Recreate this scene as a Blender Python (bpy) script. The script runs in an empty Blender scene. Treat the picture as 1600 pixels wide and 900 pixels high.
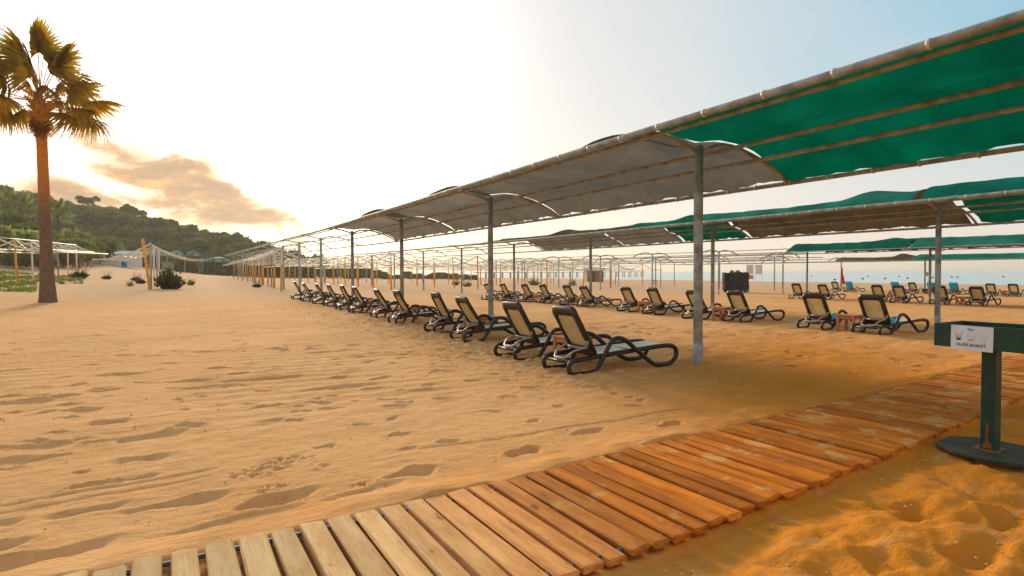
import bpy, math, random
import numpy as np
from mathutils import Vector, Matrix
random.seed(7); rng = np.random.default_rng(7)
PI = math.pi
SC = bpy.context.scene
COL = SC.collection

# ---------------------------------------------------------------- camera
F_PX = 920.0; CAM_H = 1.31
YAW = math.atan(518 / F_PX); PITCH = math.atan(25.2 / F_PX); ROLL = math.radians(0.3)
fwd = Vector((math.sin(YAW) * math.cos(PITCH), math.cos(YAW) * math.cos(PITCH), -math.sin(PITCH)))
rgt = Vector((math.cos(YAW), -math.sin(YAW), 0))
upv = rgt.cross(fwd)
rgt, upv = (math.cos(ROLL) * rgt - math.sin(ROLL) * upv, math.sin(ROLL) * rgt + math.cos(ROLL) * upv)
cam = bpy.data.cameras.new('camera'); cam_o = bpy.data.objects.new('camera', cam); COL.objects.link(cam_o)
cam.sensor_width = 36; cam.lens = F_PX / 1600 * 36; cam.clip_start = 0.05; cam.clip_end = 40000
M = Matrix((rgt, upv, -fwd)).transposed().to_4x4(); M.translation = (0, 0, CAM_H)
cam_o.matrix_world = M
SC.camera = cam_o

# ---------------------------------------------------------------- world, sun, exposure
SUN_EL = math.radians(16.5)
SUN_AZ = math.radians(5.5)                 # clockwise from +Y
SUN = Vector((math.sin(SUN_AZ) * math.cos(SUN_EL), math.cos(SUN_AZ) * math.cos(SUN_EL), math.sin(SUN_EL)))

class NT:
    """small node-tree helper"""
    def __init__(s, tree): s.t = tree; s.n = tree.nodes; s.l = tree.links
    def new(s, kind, **kw):
        n = s.n.new(kind)
        for k, v in kw.items(): setattr(n, k, v)
        return n
    def put(s, sock, v):
        if v is None: return
        if hasattr(v, 'is_output') : s.l.new(v, sock)
        else:
            if isinstance(v, (tuple, list)) and len(v) == 3 and len(sock.default_value) == 4: v = (*v, 1)
            sock.default_value = v
    def math(s, op, a, b=None, c=None, clamp=False):
        n = s.new('ShaderNodeMath', operation=op, use_clamp=clamp)
        s.put(n.inputs[0], a); s.put(n.inputs[1], b); s.put(n.inputs[2], c)
        return n.outputs[0]
    def vmath(s, op, a, b=None):
        n = s.new('ShaderNodeVectorMath', operation=op)
        s.put(n.inputs[0], a); s.put(n.inputs[1], b)
        return n.outputs['Value'] if op in ('DOT_PRODUCT', 'LENGTH') else n.outputs[0]
    def mix(s, f, a, b, kind='MIX'):
        n = s.new('ShaderNodeMix', data_type='RGBA', blend_type=kind)
        s.put(n.inputs[0], f); s.put(n.inputs[6], a); s.put(n.inputs[7], b)
        return n.outputs[2]
    def smooth(s, v, a, b, lo=0., hi=1.):
        n = s.new('ShaderNodeMapRange', interpolation_type='SMOOTHSTEP')
        s.put(n.inputs[0], v); n.inputs[1].default_value = a; n.inputs[2].default_value = b
        n.inputs[3].default_value = lo; n.inputs[4].default_value = hi
        return n.outputs[0]
    def noise(s, vec, scale, detail=3, rough=.55, dist=0., d3=True):
        n = s.new('ShaderNodeTexNoise'); s.put(n.inputs['Vector'], vec)
        n.inputs['Scale'].default_value = scale; n.inputs['Detail'].default_value = detail
        n.inputs['Roughness'].default_value = rough; n.inputs['Distortion'].default_value = dist
        return n.outputs[0]
    def mapping(s, vec, scale=(1, 1, 1), rot=(0, 0, 0), loc=(0, 0, 0)):
        n = s.new('ShaderNodeMapping'); s.put(n.inputs[0], vec)
        n.inputs[1].default_value = loc; n.inputs[2].default_value = rot; n.inputs[3].default_value = scale
        return n.outputs[0]
    def bump(s, h, strength=.3, dist=.01, normal=None):
        n = s.new('ShaderNodeBump'); s.put(n.inputs['Height'], h)
        n.inputs['Strength'].default_value = strength; n.inputs['Distance'].default_value = dist
        s.put(n.inputs['Normal'], normal)
        return n.outputs[0]

def view_dir(px, py):
    return (fwd + rgt * ((px - 800) / F_PX) - upv * ((py - 450) / F_PX)).normalized()

world = bpy.data.worlds.new('World'); SC.world = world; world.use_nodes = True
w = NT(world.node_tree); w.n.clear()
sky = w.new('ShaderNodeTexSky', sky_type='NISHITA'); sky.sun_disc = False
sky.sun_elevation = SUN_EL; sky.sun_rotation = SUN_AZ; sky.dust_density = 2.0; sky.air_density = 1.0; sky.ozone_density = 1.5
tc = w.new('ShaderNodeTexCoord'); D = tc.outputs['Generated']
sep = w.new('ShaderNodeSeparateXYZ'); w.l.new(D, sep.inputs[0]); DZ = sep.outputs[2]
cosun = w.vmath('DOT_PRODUCT', D, tuple(SUN))
# thin high overcast: white round the sun, pale blue away from it, rose at the horizon
veil = w.mix(w.smooth(cosun, .38, .93), (.15, .50, .68), (.72, .70, .67))
veil = w.mix(w.smooth(cosun, -.35, .38, 1., 0.), veil, (.66, .60, .57))  # unseen sky behind the camera, warmed to take the blue out of shadows
hz = w.smooth(DZ, -.02, .34, 1., 0.)
veil = w.mix(w.math('MULTIPLY', hz, .92), veil, (.96, .80, .68))
soft = w.noise(w.mapping(D, (1.2, 1.2, 4.0)), 2.2, 5, .6, .4)
veil = w.mix(w.smooth(soft, .35, .75, 0., .22), veil, (.86, .74, .70))
skyc = w.new('ShaderNodeMix', data_type='RGBA'); skyc.inputs[0].default_value = .80
sc_ = w.vmath('SCALE', sky.outputs[0]); sc_.node.inputs['Scale'].default_value = .11
w.l.new(sc_, skyc.inputs[6]); w.l.new(veil, skyc.inputs[7])
base = skyc.outputs[2]
glow = w.math('POWER', w.math('MAXIMUM', cosun, 0.), 38.0)
gl = w.vmath('SCALE', (1.0, .95, .86)); w.l.new(w.math('MULTIPLY', glow, 2.4), gl.node.inputs['Scale'])
base = w.vmath('ADD', base, gl)
# one long bank of smoky cloud low under the sun
cdir = view_dir(285, 290); ax1 = (view_dir(470, 360) - view_dir(115, 215)).normalized()
ax2 = cdir.cross(ax1).normalized()
cu = w.vmath('DOT_PRODUCT', D, tuple(ax1)); cv = w.vmath('DOT_PRODUCT', D, tuple(ax2))
cu0 = cdir.dot(ax1); cv0 = cdir.dot(ax2)
uu = w.math('DIVIDE', w.math('SUBTRACT', cu, cu0), .195); vv = w.math('DIVIDE', w.math('SUBTRACT', cv, cv0), .070)
r2 = w.math('ADD', w.math('MULTIPLY', uu, uu), w.math('MULTIPLY', vv, vv))
cn = w.noise(w.mapping(D, (1, 1, 2.0)), 9.0, 6, .58, .6)
body = w.math('ADD', w.math('SUBTRACT', 1.0, r2), w.math('MULTIPLY', w.math('SUBTRACT', cn, .5), 2.6))
# a low streak of the same cloud running to the left over the trees
sdir = view_dir(20, 300)
sv = w.math('DIVIDE', w.math('SUBTRACT', DZ, sdir.z), .035)
su = w.math('DIVIDE', w.math('SUBTRACT', w.vmath('DOT_PRODUCT', D, tuple(rgt)), sdir.dot(rgt)), .30)
streak = w.math('ADD', w.math('SUBTRACT', .75, w.math('ADD', w.math('MULTIPLY', su, su), w.math('MULTIPLY', sv, sv))),
                w.math('MULTIPLY', w.math('SUBTRACT', cn, .5), 2.6))
body = w.math('MAXIMUM', body, streak)
cm = w.smooth(body, -.05, .95); front = w.smooth(cosun, .5, .8); cm = w.math('MULTIPLY', cm, front)
core = w.smooth(body, .25, 1.25)
ccol = w.mix(core, (.92, .47, .15), (.37, .215, .125))
cn2 = w.noise(w.mapping(D, (1, 1, 2.6)), 16.0, 4, .6)
ccol = w.mix(w.smooth(cn2, .5, .72, 0., .75), ccol, (.95, .48, .14))
final = w.mix(w.math('MULTIPLY', cm, .96), base, ccol)
bg = w.new('ShaderNodeBackground'); w.l.new(final, bg.inputs[0]); bg.inputs[1].default_value = 1.0
wo = w.new('ShaderNodeOutputWorld'); w.l.new(bg.outputs[0], wo.inputs[0])

sl = bpy.data.lights.new('sun', 'SUN'); sl.energy = 3.7; sl.angle = math.radians(12.0); sl.color = (1.0, .79, .50)
so = bpy.data.objects.new('sun', sl); COL.objects.link(so); so.rotation_euler = SUN.to_track_quat('Z', 'Y').to_euler()
so.location = (0, 60, 40)
SC.view_settings.view_transform = 'Standard'; SC.view_settings.look = 'None'
SC.view_settings.exposure = 0.26; SC.view_settings.gamma = 1.0
try: SC.view_settings.use_curve_mapping = False
except Exception: pass
SC.cycles.max_bounces = 6; SC.cycles.transparent_max_bounces = 8

# ---------------------------------------------------------------- materials
def mat(name, col=(.5, .5, .5), rough=.6, metal=0., var=.0, vscale=8., bump=0., bscale=60., bdist=.004, rnd=.0, spec=.5, coords='Object', col2=None, stretch=(1, 1, 1)):
    m = bpy.data.materials.new(name); m.use_nodes = True
    t = NT(m.node_tree); b = t.n['Principled BSDF']
    tcn = t.new('ShaderNodeTexCoord').outputs[coords]
    vec = t.mapping(tcn, stretch)
    c = (*col, 1)
    if var > 0 or col2:
        n = t.noise(vec, vscale, 4, .6)
        c2 = col2 if col2 else tuple(x * (1 - var) for x in col)
        c = t.mix(t.smooth(n, .35, .68), c, (*c2, 1))
    if rnd > 0:
        oi = t.new('ShaderNodeObjectInfo').outputs['Random']
        hs = t.new('ShaderNodeHueSaturation'); t.put(hs.inputs['Color'], c)
        t.put(hs.inputs['Value'], t.math('ADD', 1 - rnd, t.math('MULTIPLY', oi, 2 * rnd)))
        c = hs.outputs[0]
    t.put(b.inputs['Base Color'], c)
    b.inputs['Roughness'].default_value = rough; b.inputs['Metallic'].default_value = metal
    b.inputs['Specular IOR Level'].default_value = spec
    if bump > 0:
        t.put(b.inputs['Normal'], t.bump(t.noise(vec, bscale, 4, .6), bump, bdist))
    return m

def cloth_mat(name, front, back=None, trans=.5, through=.0, tcol=None, wv=160.):
    """woven shade net: diffuse + light coming through; back = colour of the other face"""
    m = bpy.data.materials.new(name); m.use_nodes = True
    t = NT(m.node_tree); t.n.clear()
    tcn = t.new('ShaderNodeTexCoord').outputs['Object']
    n1 = t.noise(tcn, 1.1, 3, .6); n2 = t.noise(t.mapping(tcn, (1, .12, 1)), wv, 2, .6)
    k = t.math('ADD', t.smooth(n1, .3, .75, .70, 1.24), t.smooth(n2, .3, .7, -.14, .14))
    c = (*front, 1)
    if back:
        c = t.mix(t.new('ShaderNodeNewGeometry').outputs['Backfacing'], (*front, 1), (*back, 1))
    hs = t.new('ShaderNodeHueSaturation'); t.put(hs.inputs['Color'], c); t.put(hs.inputs['Value'], k)
    d = t.new('ShaderNodeBsdfDiffuse'); t.put(d.inputs[0], hs.outputs[0])
    tr = t.new('ShaderNodeBsdfTranslucent')
    hs2 = t.new('ShaderNodeHueSaturation'); t.put(hs2.inputs['Color'], (*(tcol or front), 1)); t.put(hs2.inputs['Value'], k)
    t.put(tr.inputs[0], hs2.outputs[0])
    mx = t.new('ShaderNodeMixShader'); mx.inputs[0].default_value = trans
    t.l.new(d.outputs[0], mx.inputs[1]); t.l.new(tr.outputs[0], mx.inputs[2])
    out = mx.outputs[0]
    if through > 0:
        tp = t.new('ShaderNodeBsdfTransparent'); m2 = t.new('ShaderNodeMixShader'); m2.inputs[0].default_value = through
        t.l.new(out, m2.inputs[1]); t.l.new(tp.outputs[0], m2.inputs[2]); out = m2.outputs[0]
    o = t.new('ShaderNodeOutputMaterial'); t.l.new(out, o.inputs[0])
    return m

def leaf_mat(name, col, col2, trans=.35, tcol=None, nscale=.8):
    m = bpy.data.materials.new(name); m.use_nodes = True
    t = NT(m.node_tree); t.n.clear()
    tcn = t.new('ShaderNodeTexCoord').outputs['Object']
    n1 = t.noise(tcn, nscale, 3, .6)
    c = t.mix(t.smooth(n1, .35, .68), (*col, 1), (*col2, 1))
    hs = t.new('ShaderNodeHueSaturation'); t.put(hs.inputs['Color'], c)
    oi = t.new('ShaderNodeObjectInfo').outputs['Random']
    t.put(hs.inputs['Value'], t.math('ADD', .72, t.math('MULTIPLY', oi, .56)))
    t.put(hs.inputs['Hue'], t.math('ADD', .485, t.math('MULTIPLY', oi, .03)))
    d = t.new('ShaderNodeBsdfDiffuse'); t.put(d.inputs[0], hs.outputs[0])
    tr = t.new('ShaderNodeBsdfTranslucent')
    t.put(tr.inputs[0], (*tcol, 1) if tcol else hs.outputs[0])
    mx = t.new('ShaderNodeMixShader'); mx.inputs[0].default_value = trans
    t.l.new(d.outputs[0], mx.inputs[1]); t.l.new(tr.outputs[0], mx.inputs[2])
    o = t.new('ShaderNodeOutputMaterial'); t.l.new(mx.outputs[0], o.inputs[0])
    return m

def sand_mat():
    m = bpy.data.materials.new('sand'); m.use_nodes = True
    t = NT(m.node_tree); b = t.n['Principled BSDF']
    pos = t.new('ShaderNodeNewGeometry').outputs['Position']
    sp = t.new('ShaderNodeSeparateXYZ'); t.l.new(pos, sp.inputs[0])
    big = t.noise(pos, .35, 4, .6, .3)
    c = t.mix(t.smooth(big, .3, .7), (.77, .415, .185), (.69, .352, .140))
    # sand tinted a deeper orange on the far side of the boardwalk and along it
    side = t.math('SUBTRACT', t.math('MULTIPLY', sp.outputs[0], .55), t.math('MULTIPLY', sp.outputs[1], .80))
    side = t.math('ADD', side, t.math('MULTIPLY', t.math('SUBTRACT', big, .5), 2.5))
    c = t.mix(t.math('MULTIPLY', t.smooth(side, -3.2, .4, 0., .95), t.smooth(sp.outputs[0], 7., 16., 1., .22)), c, (.64, .215, .014))
    # pale trampled sand further off
    c = t.mix(t.smooth(sp.outputs[1], 22., 42., 0., .75), c, (.62, .40, .255))
    mid = t.noise(pos, 2.3, 5, .65)
    c = t.mix(t.smooth(mid, .50, .72, 0., .38), c, (.46, .225, .085))
    mott = t.noise(pos, 11., 6, .7, .2)
    c = t.mix(t.smooth(mott, .50, .70, 0., .34), c, (.42, .195, .080))
    strk = t.noise(t.mapping(pos, (.5, 5., 1)), 2.4, 5, .65, .3)
    c = t.mix(t.smooth(strk, .53, .70, 0., .26), c, (.44, .21, .09))
    pale_ = t.noise(t.mapping(pos, (.7, 2.5, 1)), 3.1, 4, .6)
    c = t.mix(t.smooth(pale_, .55, .75, 0., .30), c, (.82, .50, .27))
    fine = t.noise(pos, 420., 2, .7)
    c = t.mix(t.smooth(fine, .54, .78, 0., .50), c, (.30, .17, .075))
    grit = t.noise(pos, 95., 2, .5)
    c = t.mix(t.smooth(grit, .66, .73, 0., .50), c, (.26, .14, .06))
    t.put(b.inputs['Base Color'], c); b.inputs['Roughness'].default_value = 1.; b.inputs['Specular IOR Level'].default_value = .04
    h1 = t.noise(pos, 260., 3, .7); h2 = t.noise(pos, 34., 4, .62); h3 = t.noise(t.mapping(pos, (.5, 1.5, 1)), 7., 4, .6)
    n = t.bump(h3, .45, .04); n = t.bump(h2, .55, .014, n); n = t.bump(t.noise(pos, 90., 3, .7), .5, .006, n); n = t.bump(h1, .6, .003, n)
    t.put(b.inputs['Normal'], n)
    return m

def plank_mat():
    m = bpy.data.materials.new('weathered_plank'); m.use_nodes = True
    t = NT(m.node_tree); b = t.n['Principled BSDF']
    tcn = t.new('ShaderNodeTexCoord').outputs['Object']; pos = t.new('ShaderNodeNewGeometry').outputs['Position']
    sp = t.new('ShaderNodeSeparateXYZ'); t.l.new(pos, sp.inputs[0])
    oi = t.new('ShaderNodeObjectInfo').outputs['Random']
    cb = t.new('ShaderNodeCombineXYZ'); t.put(cb.inputs[0], t.math('MULTIPLY', oi, 37.)); t.put(cb.inputs[1], t.math('MULTIPLY', oi, 91.))
    vec = t.vmath('ADD', tcn, cb.outputs[0])
    grain = t.noise(t.mapping(vec, (1, .045, 1)), 130., 4, .65, .25)
    wide = t.noise(t.mapping(vec, (1, .22, 1)), 14., 4, .6)
    pale = t.mix(t.smooth(wide, .3, .7), (.74, .475, .225), (.58, .31, .115))
    warm = t.mix(t.smooth(wide, .3, .7), (.68, .195, .012), (.43, .108, .007))
    c = t.mix(t.smooth(sp.outputs[0], .3, 2.3), pale, warm)
    c = t.mix(t.smooth(grain, .5, .72, 0., .55), c, (.24, .115, .05))
    knots = t.noise(t.mapping(vec, (1, .5, 1)), 9., 2, .5)
    c = t.mix(t.smooth(knots, .70, .76, 0., .7), c, (.13, .06, .03))
    # drifted sand lying on the boards
    drift = t.noise(pos, 3.6, 5, .62, .2)
    edge = t.math('ADD', drift, t.smooth(sp.outputs[0], .5, 6., 0., .085))
    c = t.mix(t.smooth(edge, .60, .68, 0., .85), c, (.62, .30, .085))
    hs = t.new('ShaderNodeHueSaturation'); t.put(hs.inputs['Color'], c)
    t.put(hs.inputs['Value'], t.math('ADD', .74, t.math('MULTIPLY', oi, .52)))
    # worn, bleached board ends
    ob = t.new('ShaderNodeSeparateXYZ'); t.l.new(tcn, ob.inputs[0])
    endn = t.math('ADD', t.math('ABSOLUTE', ob.outputs[1]), t.math('MULTIPLY', t.math('SUBTRACT', wide, .5), .14))
    c = t.mix(t.smooth(endn, .50, .60, 0., .30), hs.outputs[0], (.62, .50, .38))
    t.put(b.inputs['Base Color'], c); b.inputs['Roughness'].default_value = .75; b.inputs['Specular IOR Level'].default_value = .10
    n = t.bump(grain, .45, .0035); n = t.bump(t.noise(pos, 240., 3, .7), .2, .002, n)
    t.put(b.inputs['Normal'], n)
    return m

def sea_mat():
    m = bpy.data.materials.new('sea_water'); m.use_nodes = True
    t = NT(m.node_tree); b = t.n['Principled BSDF']
    pos = t.new('ShaderNodeNewGeometry').outputs['Position']
    b.inputs['Base Color'].default_value = (.50, .57, .57, 1); b.inputs['Roughness'].default_value = .30
    b.inputs['IOR'].default_value = 1.33
    a = t.noise(t.mapping(pos, (.5, .12, 1)), 1.2, 5, .6); c = t.noise(t.mapping(pos, (.06, .012, 1)), 1., 4, .6)
    n = t.bump(a, .6, .12); n = t.bump(c, .5, .8, n)
    t.put(b.inputs['Normal'], n)
    return m

MT = {}
MT['sand'] = sand_mat(); MT['plank'] = plank_mat(); MT['sea'] = sea_mat()
MT['galv'] = mat('galvanised_steel', (.41, .425, .395), .60, .0, vscale=5., col2=(.22, .21, .175), bump=.2, bscale=40, rnd=.07, spec=.35)
MT['collar'] = mat('galvanised_collar', (.40, .42, .395), .6, .0, vscale=5., col2=(.24, .23, .195))
MT['galv_old'] = mat('weathered_pipe', (.42, .40, .36), .6, .1, vscale=3., col2=(.30, .25, .20), rnd=.12)
MT['clip'] = mat('clip_plastic', (.62, .57, .48), .5)
MT['white_pipe'] = mat('white_painted_pipe', (.84, .80, .70), .5, vscale=2., col2=(.66, .56, .40), rnd=.08)
MT['yellow_post'] = mat('yellow_painted_post', (.86, .42, .03), .6, vscale=7., col2=(.56, .22, .02), rnd=.10)
MT['plastic'] = mat('dark_brown_plastic', (.022, .017, .014), .40, var=.3, vscale=14, bump=.05, bscale=90, rnd=.2)
MT['bracket'] = mat('brown_plastic_sky_sheen', (.40, .34, .29), .35, var=.25, vscale=20)  # dark frame plastic lightened: sky sheen on the bows put into the colour
MT['sling_back'] = cloth_mat('cream_sling', (.68, .47, .22), None, .45, tcol=(.74, .50, .22), wv=320)
MT['sling_seat'] = cloth_mat('white_sling', (.84, .78, .62), None, .15, wv=320)
MT['table'] = mat('orange_brown_wood', (.62, .25, .08), .55, vscale=9, col2=(.50, .18, .05), rnd=.12, stretch=(1, 6, 1))
MT['green_paint'] = mat('dark_green_paint', (.004, .052, .028), .5, vscale=6, col2=(.004, .028, .019), bump=.1, bscale=30)
MT['plate'] = mat('green_grey_steel', (.030, .042, .030), .8, vscale=4, col2=(.085, .068, .042), bump=.2, bscale=25, spec=.2)
MT['rust'] = mat('rust', (.30, .085, .02), .8, vscale=30, col2=(.16, .05, .02), bump=.3, bscale=60)
MT['paper'] = mat('laminated_paper', (.72, .78, .80), .35, var=.06, vscale=6)
MT['ink_dark'] = mat('ink_dark', (.03, .035, .05), .5); MT['ink_grey'] = mat('ink_grey', (.42, .48, .53), .5)
MT['ink_mid'] = mat('ink_mid', (.16, .18, .21), .5); MT['ink_blue'] = mat('ink_blue', (.02, .22, .55), .5)
MT['screw'] = mat('rusty_screw', (.07, .045, .03), .6)
MT['pipe_blue'] = mat('blue_grey_pipe', (.075, .095, .105), .45, var=.3)
MT['green_cloth'] = cloth_mat('green_shade_cloth', (.004, .060, .036), None, .60, tcol=(.0, .150, .078))
MT['grey_cloth'] = cloth_mat('grey_brown_shade_cloth', (.12, .108, .086), None, .45, .04, tcol=(.145, .118, .08))
MT['two_cloth'] = cloth_mat('green_over_brown_cloth', (.012, .23, .17), (.125, .10, .068), .30, tcol=(.15, .105, .055))
MT['skylit_green_cloth'] = cloth_mat('green_cloth_skylit_top', (.012, .22, .16), (.004, .07, .042), .35, tcol=(.0, .15, .08))  # sky light on the top face put into its colour; underside stays dark green
MT['two_green'] = cloth_mat('dark_green_shade_cloth', (.008, .14, .10), (.004, .045, .030), .3, tcol=(.0, .10, .06))
MT['pale_cloth'] = cloth_mat('faded_green_cloth', (.20, .34, .30), None, .4)
MT['seam'] = cloth_mat('seam_tape', (.003, .045, .028), None, .55, tcol=(0, .12, .062))
MT['towel'] = mat('turquoise_towel', (.02, .38, .62), .95, vscale=18, col2=(.03, .48, .68), bump=.6, bscale=160, bdist=.006)
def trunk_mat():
    m = bpy.data.materials.new('palm_bark_painted_glow'); m.use_nodes = True
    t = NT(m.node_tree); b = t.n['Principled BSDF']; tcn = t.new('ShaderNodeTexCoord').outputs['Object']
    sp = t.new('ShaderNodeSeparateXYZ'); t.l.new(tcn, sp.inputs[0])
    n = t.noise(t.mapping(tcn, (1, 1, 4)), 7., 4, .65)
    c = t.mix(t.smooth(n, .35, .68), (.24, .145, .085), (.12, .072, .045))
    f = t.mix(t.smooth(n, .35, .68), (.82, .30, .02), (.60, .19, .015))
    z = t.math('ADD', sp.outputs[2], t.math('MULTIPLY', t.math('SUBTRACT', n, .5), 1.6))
    c = t.mix(t.smooth(z, 3.2, 6.2), c, f)  # sun glow put into the colour: upper trunk turns orange with height
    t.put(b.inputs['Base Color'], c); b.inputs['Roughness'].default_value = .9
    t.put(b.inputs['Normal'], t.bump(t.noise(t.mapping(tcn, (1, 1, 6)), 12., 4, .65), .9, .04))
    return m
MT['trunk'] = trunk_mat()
MT['boot'] = mat('dry_palm_boots', (.62, .24, .03), .85, vscale=9, col2=(.40, .13, .02))
MT['frond'] = leaf_mat('palm_frond', (.085, .095, .018), (.050, .064, .013), .52, (.58, .34, .022), 1.2)
MT['far_frond'] = leaf_mat('green_palm_frond', (.27, .30, .11), (.19, .23, .08), .45, None, 1.2)
MT['dry_frond'] = leaf_mat('dry_palm_frond', (.30, .16, .05), (.20, .10, .03), .5, (.60, .28, .04), 1.2)
MT['bark'] = mat('tree_bark', (.13, .09, .06), .9, var=.4, vscale=6, bump=.5, bscale=18, bdist=.03)
MT['leaf_dark'] = leaf_mat('dark_foliage', (.080, .125, .030), (.130, .165, .036), .40, None, .45)
MT['leaf_olive'] = leaf_mat('olive_foliage', (.140, .165, .038), (.20, .205, .042), .42, None, .5)
MT['leaf_light'] = leaf_mat('light_green_foliage', (.27, .33, .09), (.36, .40, .12), .48, None, .6)
MT['leaf_red'] = leaf_mat('reddish_foliage', (.26, .10, .055), (.14, .10, .04), .35, None, .9)
MT['grass'] = leaf_mat('green_grass', (.16, .23, .035), (.24, .28, .05), .4, None, 1.5)
MT['white_wall'] = mat('white_panel', (.70, .72, .70), .6, var=.12, vscale=1.5)
MT['blue_plastic'] = mat('blue_plastic', (.02, .16, .48), .4)
MT['blue_tarp'] = mat('blue_tarpaulin', (.05, .24, .36), .6, vscale=1.2, col2=(.10, .30, .38))
MT['teal_tarp'] = mat('teal_canvas', (.03, .16, .15), .7, vscale=1.0, col2=(.30, .42, .42))
MT['dark_net'] = mat('dark_green_netting', (.012, .030, .024), .9, var=.3, vscale=2)
MT['concrete'] = mat('concrete', (.30, .29, .27), .85, var=.25, vscale=3)
MT['hut_wood'] = mat('hut_boards', (.26, .11, .045), .7, vscale=3, col2=(.34, .15, .05))
MT['hut_dark'] = mat('hut_dark_boards', (.05, .035, .03), .8)  # plain dark brown for door, lower panel, fence posts and foot block
MT['hut_roof'] = mat('hut_roof', (.20, .085, .055), .8, var=.3, vscale=3)
MT['pier_wood'] = mat('pier_timber', (.34, .30, .27), .8, var=.3)
MT['flag'] = mat('red_flag', (.62, .025, .015), .8)
MT['orange_box'] = mat('orange_panel', (.62, .22, .04), .6)
MT['frosted'] = mat('frosted_panel', (.62, .62, .60), .35)
MT['twig'] = mat('dry_twigs', (.12, .065, .03), .9, var=.5, vscale=20)
MT['clump'] = mat('damp_sand_clump', (.60, .26, .05), .95, var=.35, vscale=30, bump=.6, bscale=120)
MT['black'] = mat('black_rubber', (.015, .015, .015), .6)
MT['hill'] = mat('hill_earth', (.085, .095, .035), .95, vscale=.15, col2=(.12, .11, .045))

# ---------------------------------------------------------------- mesh helpers
class MB:
    def __init__(s): s.v = []; s.f = []
    def add(s, vs, fs):
        o = len(s.v); s.v.extend([tuple(p) for p in vs]); s.f.extend([tuple(i + o for i in f) for f in fs]); return s
    def box(s, c, d, rz=0., taper=1.):
        x, y, z = d[0] / 2, d[1] / 2, d[2] / 2; ca, sa = math.cos(rz), math.sin(rz); vs = []
        for (sx, sy, sz) in ((-1, -1, -1), (1, -1, -1), (1, 1, -1), (-1, 1, -1), (-1, -1, 1), (1, -1, 1), (1, 1, 1), (-1, 1, 1)):
            k = taper if sz > 0 else 1.
            px, py = sx * x * k, sy * y * k
            vs.append((c[0] + px * ca - py * sa, c[1] + px * sa + py * ca, c[2] + sz * z))
        return s.add(vs, [(0, 3, 2, 1), (4, 5, 6, 7), (0, 1, 5, 4), (1, 2, 6, 5), (2, 3, 7, 6), (3, 0, 4, 7)])
    def bbox(s, c, d, b=.008):
        """box with chamfered edges (octagon section along Y and bevelled ends)"""
        x, y, z = d[0] / 2, d[1] / 2, d[2] / 2
        def ring(yy, k):
            X, Z = x - k, z - k
            return [(c[0] + px, c[1] + yy, c[2] + pz) for px, pz in ((-X + b, -Z), (X - b, -Z), (X, -Z + b), (X, Z - b), (X - b, Z), (-X + b, Z), (-X, Z - b), (-X, -Z + b))]
        rs = [ring(-y, b * .7), ring(-y + b, 0), ring(y - b, 0), ring(y, b * .7)]
        vs = [p for r in rs for p in r]; fs = []
        for i in range(3):
            for j in range(8):
                k = (j + 1) % 8; fs.append((i * 8 + j, i * 8 + k, i * 8 + 8 + k, i * 8 + 8 + j))
        fs.append(tuple(range(7, -1, -1))); fs.append(tuple(range(24, 32)))
        return s.add(vs, fs)
    def tube(s, pts, r, n=8, closed=False, ry=None, up=(0, 0, 1), caps=True):
        P = [Vector(p) for p in pts]; m = len(P); rr = r if hasattr(r, '__len__') else [r] * m
        vs = []; fs = []; U0 = Vector(up); prev = None
        for i in range(m):
            if closed: t = P[(i + 1) % m] - P[i - 1]
            else: t = P[min(i + 1, m - 1)] - P[max(i - 1, 0)]
            if t.length < 1e-9: t = Vector((0, 0, 1))
            t.normalize()
            ref = prev if prev is not None else U0
            a = ref - t * ref.dot(t)
            if a.length < 1e-3:
                a = Vector((1, 0, 0)) - t * t.x
                if a.length < 1e-3: a = Vector((0, 1, 0)) - t * t.y
            a.normalize(); b = t.cross(a)
            if prev is None or not closed: prev = a
            else: prev = a
            k = (ry / rr[0]) if ry else 1.
            for j in range(n):
                th = 2 * PI * j / n
                vs.append(P[i] + a * (math.cos(th) * rr[i]) + b * (math.sin(th) * rr[i] * k))
        last = m if closed else m - 1
        for i in range(last):
            i2 = (i + 1) % m
            for j in range(n):
                k2 = (j + 1) % n
                fs.append((i * n + j, i * n + k2, i2 * n + k2, i2 * n + j))
        if not closed and caps:
            fs.append(tuple(range(n - 1, -1, -1))); fs.append(tuple((m - 1) * n + j for j in range(n)))
        return s.add(vs, fs)
    def bar(s, a, b, r, n=8): return s.tube([a, b], r, n)
    def grid(s, fn, nu, nv, thick=0.):
        vs = [fn(i / nu, j / nv) for j in range(nv + 1) for i in range(nu + 1)]
        fs = [(j * (nu + 1) + i, j * (nu + 1) + i + 1, (j + 1) * (nu + 1) + i + 1, (j + 1) * (nu + 1) + i) for j in range(nv) for i in range(nu)]
        return s.add(vs, fs)
    def mesh(s, name, m, smooth=False):
        me = bpy.data.meshes.new(name); me.from_pydata(s.v, [], s.f); me.update()
        if smooth: me.polygons.foreach_set('use_smooth', [True] * len(me.polygons))
        if m: me.materials.append(m)
        return me
    def build(s, name, m, parent=None, smooth=False, loc=(0, 0, 0)):
        return link(name, s.mesh(name, m, smooth), parent, loc)

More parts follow.
